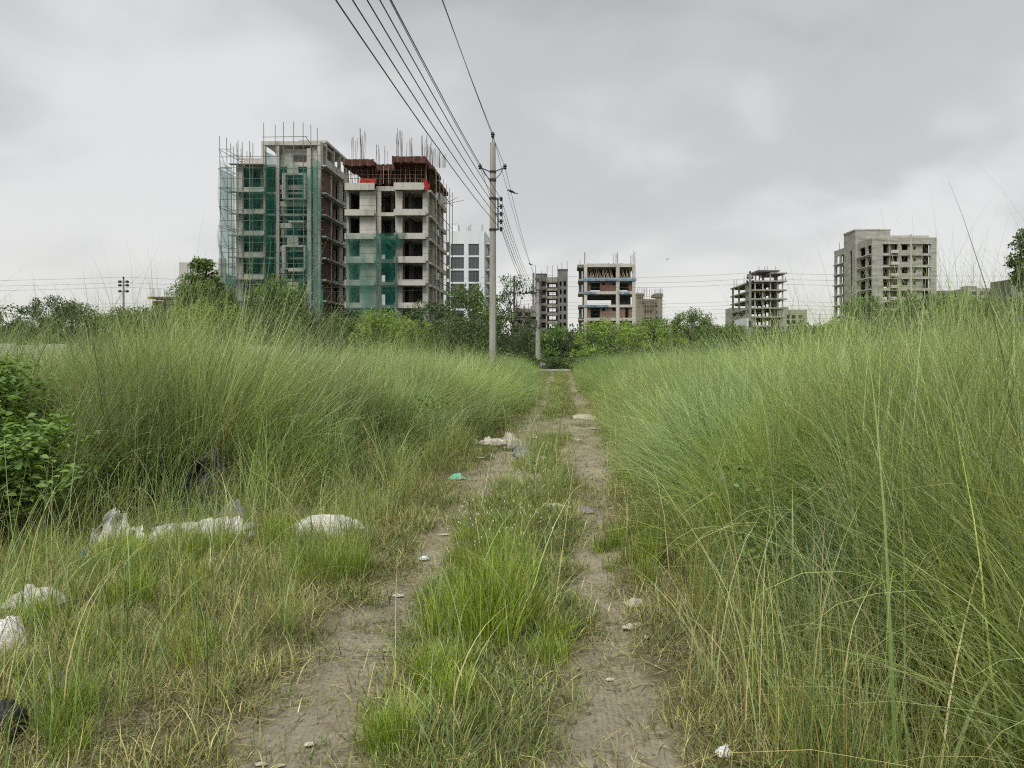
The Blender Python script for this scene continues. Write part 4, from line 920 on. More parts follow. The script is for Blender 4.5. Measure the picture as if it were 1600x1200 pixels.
def tree_proto(name, seed, H, W, crown_lo, nclump, leaves, lsize, pal, gaps=.35, feathery=False):
    """returns (trunk mesh, crown mesh) for a tree H tall and W wide"""
    rs = np.random.default_rng(seed); r = random.Random(seed)
    mb = MB(); th = H*.62; tr = max(.05, H*.018)
    lean = (r.uniform(-.05, .05)*H, r.uniform(-.04, .04)*H)
    tp = [Vector((lean[0]*(k/6)**1.5, lean[1]*(k/6)**1.5, th*k/6-.1)) for k in range(7)]
    mb.tube(tp, [tr*(1-.11*k) for k in range(7)], 7)
    cen = []; rad = []; cnt = []
    for k in range(nclump):
        az = r.uniform(0, 2*pi); u = r.random(); z = crown_lo*H+(1-crown_lo)*H*(u**.85)*.95
        f = (z-crown_lo*H)/((1-crown_lo)*H)
        env = math.sqrt(max(0.03, 1-(2*f-.75)**2*.5)) if not feathery else (1.12-f)*.95*(.75+.25*abs(sin(f*14)))
        rr = W/2*env*(r.uniform(.35, 1.0) if k % 3 else r.uniform(.8, 1.12))
        c = (rr*cos(az)+lean[0], rr*sin(az)+lean[1], z)
        cen.append(c); rad.append(W*r.uniform(.07, .15)*(.62 if feathery else 1)); cnt.append(int(leaves/nclump*r.uniform(.6, 1.4)))
        if k % 2 == 0:
            s = tp[r.randint(2, 6)]; e = Vector(c)
            if e.z < s.z: s = tp[2]
            m = s.lerp(e, .5)+Vector((0, 0, .04*H*r.uniform(-.5, 1)))
            mb.tube([s, m, e], [tr*.42, tr*.24, tr*.08], 5)
    V, F_, C = leaf_cloud(cen, rad, cnt, lsize, PAL[pal], rs)
    return mb.mesh(name+'_trunk', M['bark'], True), np_mesh(name+'_crown', V, F_, M['treeleaf'], C)
TP = {}
TP['round_mid'] = [tree_proto('tree', s, 6, 6.5, .12, 70, 9000, .2, 'mid') for s in (1, 2)]
TP['round_bright'] = [tree_proto('tree', s, 5, 6.5, .05, 80, 10000, .17, 'bright') for s in (3, 4)]
TP['round_dark'] = [tree_proto('tree', s, 6, 7, .05, 75, 9500, .2, 'dark') for s in (5, 6)]
TP['feather'] = [tree_proto('tree', s, 9, 5, .05, 150, 9000, .22, 'mid', feathery=True) for s in (7,)]
TP['airy'] = [tree_proto('tree', s, 9, 6, .2, 60, 3000, .24, 'dark') for s in (8,)]
TP['airy'].append(tree_proto('tree', 9, 8, 5.5, .2, 55, 3000, .22, 'mid'))
_tn = {}
def tree(kind, u, Y, vtop, wpx, label, i=0, rz=None, name=None):
    """tree whose top shows at photo row vtop and whose crown is wpx wide, at distance Y"""
    tm, cm = TP[kind][i % len(TP[kind])]
    H0 = {'round_mid': 6, 'round_bright': 5, 'round_dark': 6, 'feather': 9, 'airy': 9}[kind]; W0 = {'round_mid': 6.5, 'round_bright': 6.5, 'round_dark': 7, 'feather': 5, 'airy': 6}[kind]
    H = PZ(vtop, Y); W = wpx/F*Y
    t = empty(name or 'tree', (PX(u, Y), Y, 0), label, 'tree', 'trees and bushes along the far edge of the field', random.uniform(0, 6.28) if rz is None else rz)
    t.scale = (W/W0, W/W0, H/H0)
    link('trunk', tm, t); link('crown', cm, t)
    return t
TREES = [
 ('round_dark', 25, 46, 478, 120, 'dark bushy tree at the far left edge of the field'),
 ('round_dark', 85, 52, 466, 75, 'dark spiky topped tree left of the thin pole with round insulators'),
 ('round_mid', 150, 60, 488, 90, 'low green tree just left of the thin pole with round insulators'),
 ('round_mid', 232, 66, 478, 90, 'mid green tree right of the thin pole with round insulators'),
 ('feather', 312, 62, 398, 135, 'tall feathery tree standing before the pale block left of the netted tower'),
 ('round_bright', 322, 52, 474, 110, 'yellow green bush at the foot of the tall feathery tree'),
 ('round_dark', 385, 58, 484, 110, 'dark bush under the left corner of the netted tower'),
 ('round_mid', 428, 50, 434, 95, 'green tree with pointed top in front of the netted tower'),
 ('round_dark', 472, 56, 470, 90, 'dark tree in front of the right corner of the netted tower'),
 ('round_mid', 524, 60, 492, 80, 'small tree below the gap between the two nearest towers'),
 ('round_mid', 118, 58, 474, 90, 'mid green tree between the dark spiky tree and the thin insulator pole'),
 ('round_dark', 205, 70, 482, 90, 'dark low tree directly behind the thin pole with round insulators'),
 ('round_mid', 300, 60, 436, 80, 'mid green tree leaning against the tall feathery tree on its left'),
 ('round_mid', 338, 63, 446, 74, 'mid green tree tucked between the tall feathery tree and the netted tower'),
 ('round_dark', 268, 72, 470, 70, 'dark tree in front of the squat unfinished house'),
 ('round_dark', 352, 64, 470, 70, 'dark tree filling the gap between feathery tree and netted tower'),
 ('round_dark', 560, 68, 484, 90, 'dark tree between the two bright bushes and the netted tower'),
 ('round_bright', 600, 50, 486, 100, 'bright green bush in front of the formwork tower left half'),
 ('round_bright', 640, 54, 500, 90, 'bright green low bush in front of the formwork tower right half'),
 ('round_dark', 676, 62, 474, 100, 'dark green tree below the right edge of the formwork tower'),
 ('round_mid', 738, 60, 446, 85, 'green tree left of the near pole in front of the white block'),
 ('round_dark', 722, 52, 498, 120, 'dark bush directly left of the near pole'),
 ('airy', 802, 64, 432, 75, 'airy dark tree with sky between its leaves right of the near pole'),
 ('airy', 775, 60, 462, 60, 'thin leaved tree directly behind the near pole'),
 ('round_dark', 795, 58, 505, 66, 'dark rounded bush between the near pole and the second pole'),
 ('round_mid', 868, 88, 512, 70, 'dark tree behind the second pole below the dark grey tower'),
 ('round_dark', 905, 84, 520, 60, 'dark bush below the left corner of the brick filled block'),
 ('round_bright', 960, 60, 502, 110, 'bright green bush right of the track end'),
 ('round_bright', 1022, 64, 500, 110, 'bright green bush below the beige scaffolded building'),
 ('round_mid', 1078, 66, 484, 70, 'green tree with loose top right of the beige scaffolded building'),
 ('round_mid', 1118, 70, 506, 80, 'low green tree left of the insulator pole'),
 ('round_dark', 1150, 78, 510, 70, 'small dark tree at the foot of the insulator pole'),
 ('round_dark', 1215, 84, 514, 90, 'dark low bush under the open frame building'),
 ('round_dark', 1275, 80, 512, 70, 'dark low bush in the gap before the large grey block'),
 ('round_mid', 1348, 58, 464, 90, 'green tree hiding the lower left corner of the large grey block'),
 ('round_bright', 1310, 54, 500, 80, 'bright low bush left of the large grey block'),
 ('round_mid', 1440, 52, 458, 120, 'green tree covering the foot of the large grey block'),
 ('round_bright', 1495, 50, 462, 100, 'yellow green bush right of the large grey block'),
 ('round_mid', 1560, 48, 464, 120, 'green tree near the right edge of the view'),
 ('round_dark', 1398, 60, 478, 80, 'dark bush before the middle of the large grey block'),
]
for i, (k, u, Y, v, w, lab) in enumerate(TREES): tree(k, u, Y, v, w, lab, i)
# big tree whose crown just enters at the right edge
tb = empty('tree', (PX(1640, 55), 55, 0), 'tall tree whose outer leaves enter the sky at the right edge', 'tree', 'trees and bushes along the far edge of the field', 1.0)
_tm, _cm = tree_proto('tall_tree', 31, 10.5, 5.6, .62, 60, 7000, .22, 'dark'); link('trunk', _tm, tb); link('crown', _cm, tb)

# ------------------------------------------------------------------ instanced ground cover ("stuff")
def blades(n, rs, radius, Lr, width, th0, bend, cols, nseg=6, lean=(0, 0), power=1.8, base_dry=0.0, tipcol=None, wfac=None):
    """n grass blades, returns verts, quads, colours"""
    az = rs.uniform(0, 2*pi, n); rr = radius*np.sqrt(rs.uniform(0, 1, n))
    bxy = np.stack([rr*np.cos(az), rr*np.sin(az)], 1)
    da = rs.uniform(0, 2*pi, n); dirx = np.cos(da)+lean[0]+.5*np.cos(az); diry = np.sin(da)+lean[1]+.5*np.sin(az)
    m = np.hypot(dirx, diry)+1e-6; mag = np.clip(m, .2, 2.0); dirx /= m; diry /= m
    Ln = rs.uniform(Lr[0], Lr[1], n)*(.8+.2*rs.random(n)); t0 = np.abs(rs.normal(0, th0, n)); bd = rs.uniform(bend[0], bend[1], n)*mag**.5
    side = np.stack([-diry, dirx, np.zeros(n)], 1); tw = rs.uniform(-.8, .8, n)
    P = np.zeros((n, nseg+1, 3)); P[:, 0, :2] = bxy; P[:, 0, 2] = -.03
    wob = rs.normal(0, .05, (n, nseg+1))
    for k in range(1, nseg+1):
        t = (k-.5)/nseg; th = t0+bd*t**power+wob[:, k]; st = Ln/nseg
        P[:, k, 0] = P[:, k-1, 0]+np.sin(th)*dirx*st; P[:, k, 1] = P[:, k-1, 1]+np.sin(th)*diry*st; P[:, k, 2] = P[:, k-1, 2]+np.cos(th)*st
    tt = np.linspace(0, 1, nseg+1); w = width*(.65+.7*rs.random(n))[:, None]*(np.minimum(1, .55+tt*2.2)*(1-tt**1.6)+.06)[None]
    sd_ = side*np.cos(tw)[:, None]+np.stack([dirx, diry, np.zeros(n)], 1)*np.sin(tw)[:, None]
    A = P-sd_[:, None]*w[..., None]*.5; B = P+sd_[:, None]*w[..., None]*.5
    V = np.stack([A, B], 2).reshape(-1, 3)
    base = np.arange(n)[:, None]*(nseg+1)*2+np.arange(nseg)[None]*2
    Fq = np.stack([base, base+1, base+3, base+2], -1).reshape(-1, 4)
    cols = np.array(cols); c = cols[rs.integers(len(cols), size=n)]*rs.uniform(.55, 1.4, (n, 1))
    C = np.repeat(c[:, None], nseg+1, 1)
    if tipcol is not None:
        f = (tt**1.5)[None, :, None]*rs.uniform(.3, 1, (n, 1, 1)); C = C*(1-f)+np.array(tipcol)*f
    if base_dry:
        f = np.clip(1-tt*3.2, 0, 1)[None, :, None]*base_dry*rs.uniform(.4, 1, (n, 1, 1)); C = C*(1-f)+np.array((.20, .16, .075))*f
    C = np.repeat(C[:, :, None], 2, 2).reshape(-1, 3)
    return V, Fq, C
def merge(parts):
    V = []; Fq = []; C = []; o = 0
    for v, f, c in parts: V.append(v); Fq.append(f+o); C.append(c); o += len(v)
    return np.concatenate(V), np.concatenate(Fq), np.concatenate(C)
def proto_collection(name, meshes):
    col = bpy.data.collections.new(name)
    for k, me in enumerate(meshes):
        o = bpy.data.objects.new('%s_%02d' % (name, k), me); col.objects.link(o)
    return col
def scatter(name, pts, rot, scl, idx, tint, col, label=None):
    """one object whose points carry instances of the meshes in col"""
    me = bpy.data.meshes.new(name); n = len(pts); me.vertices.add(n); me.vertices.foreach_set('co', pts.astype(np.float32).ravel())
    def attr(nm, ty, key, data): a = me.attributes.new(nm, ty, 'POINT'); a.data.foreach_set(key, data)
    attr('rot', 'FLOAT_VECTOR', 'vector', rot.astype(np.float32).ravel()); attr('scl', 'FLOAT_VECTOR', 'vector', scl.astype(np.float32).ravel())
    attr('idx', 'INT', 'value', idx.astype(np.int32)); attr('tint', 'FLOAT_VECTOR', 'vector', tint.astype(np.float32).ravel())
    o = link(name, me); ng = bpy.data.node_groups.new(name, 'GeometryNodeTree')
    ng.interface.new_socket('Geometry', in_out='INPUT', socket_type='NodeSocketGeometry'); ng.interface.new_socket('Geometry', in_out='OUTPUT', socket_type='NodeSocketGeometry')
    gi = ng.nodes.new('NodeGroupInput'); go = ng.nodes.new('NodeGroupOutput')
    ci = ng.nodes.new('GeometryNodeCollectionInfo'); ci.inputs['Collection'].default_value = col; ci.inputs['Separate Children'].default_value = True; ci.inputs['Reset Children'].default_value = True
    mp = ng.nodes.new('GeometryNodeMeshToPoints'); ip = ng.nodes.new('GeometryNodeInstanceOnPoints'); ip.inputs['Pick Instance'].default_value = True
    def na(nm, ty): a = ng.nodes.new('GeometryNodeInputNamedAttribute'); a.data_type = ty; a.inputs[0].default_value = nm; return [s for s in a.outputs if s.enabled and s.name == 'Attribute'][0]
    er = ng.nodes.new('FunctionNodeEulerToRotation')
    lk = ng.links.new; lk(gi.outputs[0], mp.inputs[0]); lk(mp.outputs[0], ip.inputs['Points']); lk(ci.outputs[0], ip.inputs['Instance'])
    lk(na('idx', 'INT'), ip.inputs['Instance Index']); lk(na('rot', 'FLOAT_VECTOR'), er.inputs[0]); lk(er.outputs[0], ip.inputs['Rotation']); lk(na('scl', 'FLOAT_VECTOR'), ip.inputs['Scale'])
    lk(ip.outputs[0], go.inputs[0])
    md = o.modifiers.new('scatter', 'NODES'); md.node_group = ng
    return tag(o, label, kind='stuff')
def scat(name, x, y, rz, s, nproto, tint, col, label, tilt=.06, sz=None, lean=None):
    n = len(x); z = gz(x, y)
    rot = np.stack([rng.normal(0, tilt, n), rng.normal(0, tilt, n), rz], 1)
    if lean is not None:      # lean = (x, y) tilt in world axes; the spin rz is applied after, so turn it back first
        m_ = np.hypot(*lean); a_ = np.arctan2(lean[1], lean[0])-rz; rot = np.stack([-m_*np.sin(a_), m_*np.cos(a_), rz], 1)
    sz = s if sz is None else sz
    return scatter(name, np.stack([x, y, z], 1), rot, np.stack([s, s, sz], 1), rng.integers(nproto, size=n), tint, col, label)
def sample(n, x0, x1, y0, y1, prob):
    x = rng.uniform(x0, x1, n); y = rng.uniform(y0, y1, n); k = rng.random(n) < prob(x, y); return x[k], y[k]
def tints(n, lo=.85, hi=1.15, base=(1, 1, 1)):
    return np.array(base)[None]*rng.uniform(lo, hi, (n, 1))*rng.uniform(.95, 1.05, (n, 3))
G = M['grass']
GREEN = [(.15, .205, .055), (.19, .245, .07), (.10, .145, .045), (.22, .265, .09), (.07, .105, .035)]
BLUE = [(.15, .205, .095), (.20, .25, .135), (.11, .155, .075), (.26, .30, .17)]
STRAW = [(.38, .32, .18), (.30, .25, .13), (.46, .40, .24)]
TIP = (.33, .37, .24)
TALL = []
for s in range(8):
    rs = np.random.default_rng(100+s)
    lm_ = rs.uniform(.75, 1.15)
    parts = [blades(78, rs, .30, (1.15*lm_, 2.15*lm_), .0078, .11, (.2, 1.3), GREEN+BLUE, 8, (0, 0), 1.9, .5, TIP),
             blades(18, rs, .28, (1.9, 2.7), .0052, .12, (.5, 2.0), BLUE, 10, (0, 0), 1.8, .3, (.28, .30, .18)),
             blades(11, rs, .28, (1.0, 2.0), .0065, .22, (.1, 1.5), STRAW, 7, (0, 0), 1.6),
             blades(9, rs, .28, (.9, 1.9), .0125, .22, (.4, 2.1), [(.17, .23, .07), (.24, .29, .12)], 9, (0, 0), 1.7, .3, TIP),
             blades(22, rs, .30, (.3, 1.0), .007, .3, (.4, 1.5), STRAW+GREEN[:2]*2, 5, (0, 0), 1.5, .6)]
    m = merge(parts); TALL.append(np_mesh('tall_grass_clump', m[0], m[1], G, m[2]))
tall_col = proto_collection('tall_grass_source', TALL)
MIDG = []
for s in range(5):
    rs = np.random.default_rng(200+s)
    parts = [blades(60, rs, .16, (.4, 1.1), .0045, .12, (.2, 1.2), GREEN, 6, (.2, 0), 1.7, .5, TIP), blades(14, rs, .16, (.4, 1.2), .004, .15, (.2, 1.4), STRAW, 6)]
    m = merge(parts); MIDG.append(np_mesh('medium_grass_clump', m[0], m[1], G, m[2]))
mid_col = proto_collection('medium_grass_source', MIDG)
TUFT = []
for s in range(4):
    rs = np.random.default_rng(300+s)
    m = merge([blades(80, rs, .14, (.22, .52), .0062, .14, (.15, 1.0), [(.20, .27, .035), (.25, .32, .055), (.14, .205, .03), (.09, .14, .025)], 5, (0, 0), 1.6, .15), blades(12, rs, .12, (.2, .5), .005, .2, (.2, 1.2), STRAW[:2]+[(.25, .29, .09)], 5)])
    TUFT.append(np_mesh('bright_tuft', m[0], m[1], G, m[2]))
tuft_col = proto_collection('bright_tuft_source', TUFT)
LOW = []
for s in range(8):
    rs = np.random.default_rng(400+s); g_, d_ = ((44, 14) if s < 5 else (12, 44))
    m = merge([blades(g_, rs, .14, (.06, .22), .0056, .5, (.5, 1.7), [(.15, .195, .06), (.19, .235, .08), (.10, .14, .045), (.08, .10, .035)], 4, (0, 0), 1.3, .4), blades(d_, rs, .16, (.05, .22), .005, .85, (.3, 1.5), STRAW+[(.20, .17, .10), (.14, .12, .07)], 4)])
    LOW.append(np_mesh('low_grass_clump', m[0], m[1], G, m[2]))
low_col = proto_collection('low_grass_source', LOW)
DRY = []
for s in range(5):
    rs = np.random.default_rng(500+s)
    m = merge([blades(26, rs, .16, (.06, .26), .0042, 1.25, (.0, .5), STRAW+[(.22, .19, .11), (.16, .14, .08)], 4, (0, 0), 1.0)])
    v = m[0]; v[:, 2] = np.clip(v[:, 2]*.35, -.01, .05)+.006; DRY.append(np_mesh('dry_straw', v, m[1], G, m[2]))
dry_col = proto_collection('dry_straw_source', DRY)

# edges of the tall grass, x as a function of distance
def left_edge(y): return lerp_tab(y, [(0, -6.4), (5.6, -5.2), (6.9, -4.9), (7.5, -4.0), (8.0, -3.1), (10.4, -2.15), (15.2, -1.7), (20, -1.4), (28, -1.25), (40, -1.7), (62, -2.6)])
def right_edge(y): return lerp_tab(y, [(0, 1.75), (2.6, 1.55), (4, 1.3), (6, 1.1), (9, 1.1), (14, 1.2), (20, 1.35), (30, 1.45), (62, 1.5)])
def hgt(x, y):
    """height factor of the tall grass"""
    h = 1.0+(vnoise(x, y, .55, 21)-.5)*.30+(vnoise(x, y, 1.7, 22)-.5)*.28
    le, re = left_edge(y), right_edge(y)
    d = np.where(x < 0, le-x, x-re)
    h *= np.clip(.55+.45*d/.8, .55, 1)
    h *= np.where(x < 0, np.interp(y, [0, 8.6, 10, 12.5, 24, 62], [1.16, 1.12, .98, .88, .85, .85]), np.interp(y, [0, 4, 7, 11, 62], [1.10, 1.04, .93, .87, .86]))
    return h
def tall_prob(x, y):
    le, re = left_edge(y), right_edge(y)
    d = np.where(x < 0, le-x, x-re)+(vnoise(x, y, 1.1, 31)-.5)*1.0
    p = np.clip(d/.5, 0, 1)
    p = np.where(y > 62.5, 0, p)
    # building plots and the leafy shrub keep clear
    p = np.where((np.hypot(x+5.1, y-6.5) < .95) | (np.hypot(x+6.3, y-7.9) < 1.1) | (np.hypot((x+3.65)/.55, (y-7.35)/.85) < 1.0), 0, p)
    return p
def field(n, x0, x1, y0, y1): 
    x, y = sample(n, x0, x1, y0, y1, tall_prob); return x, y
P_ = [field(1750, .8, 5.5, 1.6, 9), field(1500, .8, 9, 9, 20), field(700, 5.5, 12, 3, 12), field(1900, -10, -1.2, 7, 16), field(900, -7, -1.2, 16, 26), field(900, 1.0, 7, 20, 34),
      field(900, -30, -6, 14, 40), field(900, 6, 32, 10, 40), field(1100, -14, -1, 26, 62), field(1100, 1, 16, 30, 62), field(800, -50, -10, 38, 62), field(800, 14, 50, 38, 62)]
x = np.concatenate([p[0] for p in P_]); y = np.concatenate([p[1] for p in P_]); n = len(x)
# near the track the reeds stand in tussocks that fan outwards
tcx = rng.uniform(-10, 10, 900); tcy = rng.uniform(1.2, 24, 900); out_x = np.zeros(n); out_y = np.zeros(n); tus = np.zeros(n)
nr = np.where((y < 22) & (np.abs(x) < 10))[0]
for c0 in range(0, len(nr), 1000):
    q_ = nr[c0:c0+1000]; d2 = (x[q_][:, None]-tcx)**2+(y[q_][:, None]-tcy)**2; j_ = d2.argmin(1)
    dx_ = x[q_]-tcx[j_]; dy_ = y[q_]-tcy[j_]; keep_ = rng.uniform(.35, .8, len(q_))
    x[q_] = tcx[j_]+dx_*keep_; y[q_] = tcy[j_]+dy_*keep_; out_x[q_] = dx_; out_y[q_] = dy_; tus[q_] = (np.sin(j_*12.9898)*43758.5453) % 1
ok_ = tall_prob(x, y) > .03; x = x[ok_]; y = y[ok_]; out_x = out_x[ok_]; out_y = out_y[ok_]; tus = tus[ok_]; n = len(x)
far = np.clip((y-12)/30, 0, 1)
# wind pushes the left field to the right, the right field sways both ways
rz = np.where(x < 0, rng.uniform(0, 6.28, n), rng.uniform(0, 6.28, n))
sw = 1+far*.9; sh = hgt(x, y)*rng.uniform(.78, 1.12, n)*(.86+.26*tus)
tn = tints(n, .82, 1.15); patch = vnoise(x, y, .35, 41)[:, None]
tn = tn*(1-.25*patch)+patch*.25*np.array([1.08, 1.08, .85])
tn *= np.where(x < 0, 1.0, 1.0)[:, None]
nearr = np.clip(1-np.abs(y-22)/18, 0, 1)[:, None]*np.array([.08, .10, -.05])
tn = tn+nearr
tn = tn*(.80+.42*tus)[:, None]*np.stack([1+.22*(((tus*7) % 1)-.5), np.ones(n), 1+.35*(((tus*13) % 1)-.4)], 1)
# stands of different kinds: grey green, yellow green, darker
k1 = np.clip((vnoise(x, y, .95, 46)-.55)/.25, 0, 1)[:, None]; k2 = np.clip((vnoise(x, y, 1.1, 47)-.6)/.2, 0, 1)[:, None]; k3 = np.clip((vnoise(x, y, .8, 48)-.6)/.2, 0, 1)[:, None]
k1 = np.maximum(k1, np.exp(-(((x-2.7)/1.2)**2+((y-7.5)/2.0)**2))[:, None]*1.3)
tn = tn*(1+k1*np.array([.14, .18, .28]))*(1+k2*np.array([.10, .10, -.12]))*(1-k3*.30)
lw = vnoise(x, y, .28, 44)
# the wind lays the clumps over: to the right on the left side, both ways on the right side
ln_x = np.where(x < 0, .03+.16*lw, (vnoise(x, y, .6, 49)-.42)*.55+.16*np.clip((8-y)/3, 0, 1))+rng.normal(0, .07, n)+out_x*.55; ln_y = rng.normal(0, .07, n)+out_y*.55
scat('tall_grass', x, y, rz, sw, 8, tn, tall_col, 'head high green reed grass filling both sides of the track', .05, sh, lean=(ln_x, ln_y))

# medium grass along the edges and through the litter on the left
def mid_prob(x, y):
    le, re = left_edge(y), right_edge(y)
    d = np.minimum(np.abs(x-le+.1), np.abs(x-re+.05)); e = np.exp(-(d/.38)**2)
    lf = (x < -1.6)*(x > le)*(.28+.5*(vnoise(x, y, .9, 51) > .55))
    mid = (np.abs(x-(-.35)) < .35)*(y > 8.2)*(y < 60)*.35
    p = np.maximum(np.maximum(e*.85*np.where((x > 0) & (x < .9), .25, 1), lf*.55), mid)
    return p*(rut(x, y) < .3)
x, y = sample(5200, -6.5, 2.2, 1.8, 14, mid_prob); x2, y2 = sample(5000, -3.6, 2.4, 14, 60, mid_prob)
x = np.concatenate([x, x2]); y = np.concatenate([y, y2]); n = len(x)
sh = np.where((x > -1.6) & (x < .8), .34, .62)*rng.uniform(.6, 1.25, n)
sh = np.where(x < -1.6, sh*np.interp(y, [0, 4, 6.5, 9], [.42, .5, .8, 1.15]), sh)
scat('medium_grass', x, y, rng.uniform(0, 6.28, n), np.clip(sh*1.2, .5, 1.1), 5, tints(n, .85, 1.2, (1.05, 1.05, .85)), mid_col, 'knee high mixed green and straw grass along the track edges', .1, sh)

# sparse single stalks standing over the verges
STK = []
for s in range(5):
    rs = np.random.default_rng(250+s)
    m = merge([blades(9, rs, .22, (.5, 1.35), .0055, .12, (.1, 1.5), GREEN[:4]+BLUE[:2], 9, (0, 0), 2.0, .5, TIP), blades(4, rs, .22, (.4, 1.2), .005, .25, (.1, 1.8), STRAW, 9, (0, 0), 2.2)])
    STK.append(np_mesh('stalks', m[0], m[1], G, m[2]))
stk_col = proto_collection('stalk_source', STK)
x, y = sample(1500, -5.6, -1.5, 2.6, 12, lambda a, b: (a > left_edge(b)-.3)*(a < -1.55)*np.clip(.09+.8*np.exp(-(a-left_edge(b))/.7), 0, 1))
x2, y2 = sample(700, .42, 1.6, 2.4, 16, lambda a, b: (rut(a, b) < .2)*np.clip((a-.55)/.5, 0, 1)*.6*(vnoise(a, b, 1.6, 55) > .3)); x3, y3 = sample(120, -.85, 0, 3, 14, lambda a, b: np.ones_like(a)*.3)
x = np.concatenate([x, x2, x3]); y = np.concatenate([y, y2, y3]); n = len(x)
scat('sparse_stalks', x, y, rng.uniform(0, 6.28, n), rng.uniform(.9, 1.2, n), 5, tints(n, .85, 1.2), stk_col, 'thin single grass stalks standing over the verges', .12, rng.uniform(.5, 1.15, n))

# low trampled grass
def low_prob(x, y):
    p = .85*(1-rut(x, y))*(x < right_edge(y)+.6)*(x > left_edge(y)-.4)
    p = p*(.45+.55*(vnoise(x, y, 2.1, 61) > .38))*np.where(x < -1.5, .72, 1)
    p = np.where((x > -.9) & (x < .05), np.minimum(1, p*1.25), p)
    p = np.where((x > .4) & (x < 1.0) & (y < 7), p*.4, p)
    return np.maximum(p, np.where(y > 7, .07, .022))
x, y = sample(11500, -5.5, 1.9, 2.4, 9.5, low_prob); x2, y2 = sample(6500, -3.4, 2.0, 9.5, 24, low_prob); x3, y3 = sample(5200, -2.2, 2.2, 24, 62, low_prob)
x = np.concatenate([x, x2, x3]); y = np.concatenate([y, y2, y3]); n = len(x)
base = np.where(((x > -.95) & (x < .1))[:, None], np.array([[.95, 1.0, .8]]), np.array([[.95, .95, .85]]))
tn = tints(n, .8, 1.2)*base
s = rng.uniform(.65, 1.2, n)*np.where(y > 20, 1.25, 1)
side_ = (x < -1.5) | (x > .4); dryk = rng.random(n) < np.where(side_, .78, np.where(y < 4.6, .45, .22))
o_ = scat('low_grass', x, y, rng.uniform(0, 6.28, n), s, 5, tn, low_col, 'short trampled green and straw coloured grass on the middle strip and verges', .12)
_ix = o_.data.attributes['idx']; _v = np.where(dryk, rng.integers(5, 8, n), rng.integers(0, 5, n)).astype(np.int32); _ix.data.foreach_set('value', _v)

# dry straw on the ground
def dry_prob(x, y):
    r_ = rut(x, y); return np.where(r_ > .6, np.where(y > 8, .28, .10)+.2*(vnoise(x, y, 1.5, 71) > .62), .75)*(x > left_edge(y)-.5)*(x < right_edge(y)+1.2)
x, y = sample(12500, -5.4, 2.2, 2.4, 10, dry_prob); x2, y2 = sample(3500, -3, 2.2, 10, 30, dry_prob)
x = np.concatenate([x, x2]); y = np.concatenate([y, y2]); n = len(x)
scat('dry_straw', x, y, rng.uniform(0, 6.28, n), rng.uniform(.6, 1.2, n), 5, tints(n, .55, 1.1), dry_col, 'dead brown straw lying on the soil', .03)

# bright yellow green tufts of the middle strip
x = []; y = []; s = []
for cu, cv, wu, hv, k, sc_ in ((770, 985, 70, 32, 34, .95), (800, 930, 60, 40, 34, .85), (770, 880, 60, 40, 22, .6), (800, 840, 60, 40, 16, .5), (690, 1060, 60, 50, 10, .45), (720, 1110, 70, 50, 10, .4), (880, 1010, 30, 50, 8, .4),
                               (1240, 1000, 60, 60, 9, 1.3), (1180, 940, 40, 40, 6, 1.0), (1010, 880, 25, 40, 7, .8), (950, 860, 20, 30, 5, .6), (300, 1010, 60, 30, 6, .5), (150, 1010, 80, 60, 7, .5), (120, 1180, 60, 30, 6, .4), (600, 1170, 40, 30, 8, .5),
                               (440, 872, 25, 10, 7, .8), (420, 850, 50, 20, 7, .6), (230, 885, 90, 14, 16, .7), (330, 868, 60, 10, 10, .65), (60, 985, 50, 12, 8, .5), (100, 1130, 50, 14, 6, .5), (180, 900, 50, 20, 12, .8), (250, 950, 120, 40, 14, .6), (60, 890, 50, 40, 8, .8)):
    for _ in range(k):
        a, b = GR(cu-(14 if 690 < cu < 900 else 0)+random.gauss(0, wu*.42), cv+random.gauss(0, hv*.5)); x.append(a); y.append(b); s.append(sc_*random.uniform(.75, 1.15))
x = np.array(x); y = np.array(y); s = np.array(s); n = len(x)
scat('bright_grass', x, y, rng.uniform(0, 6.28, n), np.clip(s, .6, 1.0), 4, tints(n, .9, 1.1, (1.12, 1.05, .85)), tuft_col, 'fresh yellow green grass growing thick in the middle of the track', .08, s)

# crumbs of soil and pebbles
PEB = []
for s in range(4):
    rs = np.random.default_rng(600+s); mb = MB().lathe([(.3, -.5), (.8, -.25), (1, .1), (.75, .5), (.2, .7)], n=7)
    v = np.array(mb.v)*rs.uniform(.7, 1.3, (len(mb.v), 1)); mb.v = [tuple(q) for q in v]; PEB.append(mb.mesh('crumb', mat_noise('crumb_soil', (.10, .085, .06), (.24, .21, .16), 12, objspace=False) if s == 0 else PEB[0].materials[0], True))
peb_col = proto_collection('crumb_source', PEB)
x, y = sample(9000, -1.9, 1.0, 2.6, 12, lambda a, b: .12+.7*rut(a, b)); n = len(x); s = .003+.018*rng.random(n)**6
pebs = scat('soil_crumbs', x, y, rng.uniform(0, 6.28, n), s, 4, tints(n), peb_col, 'loose crumbs of soil and grit in the wheel ruts', .3)

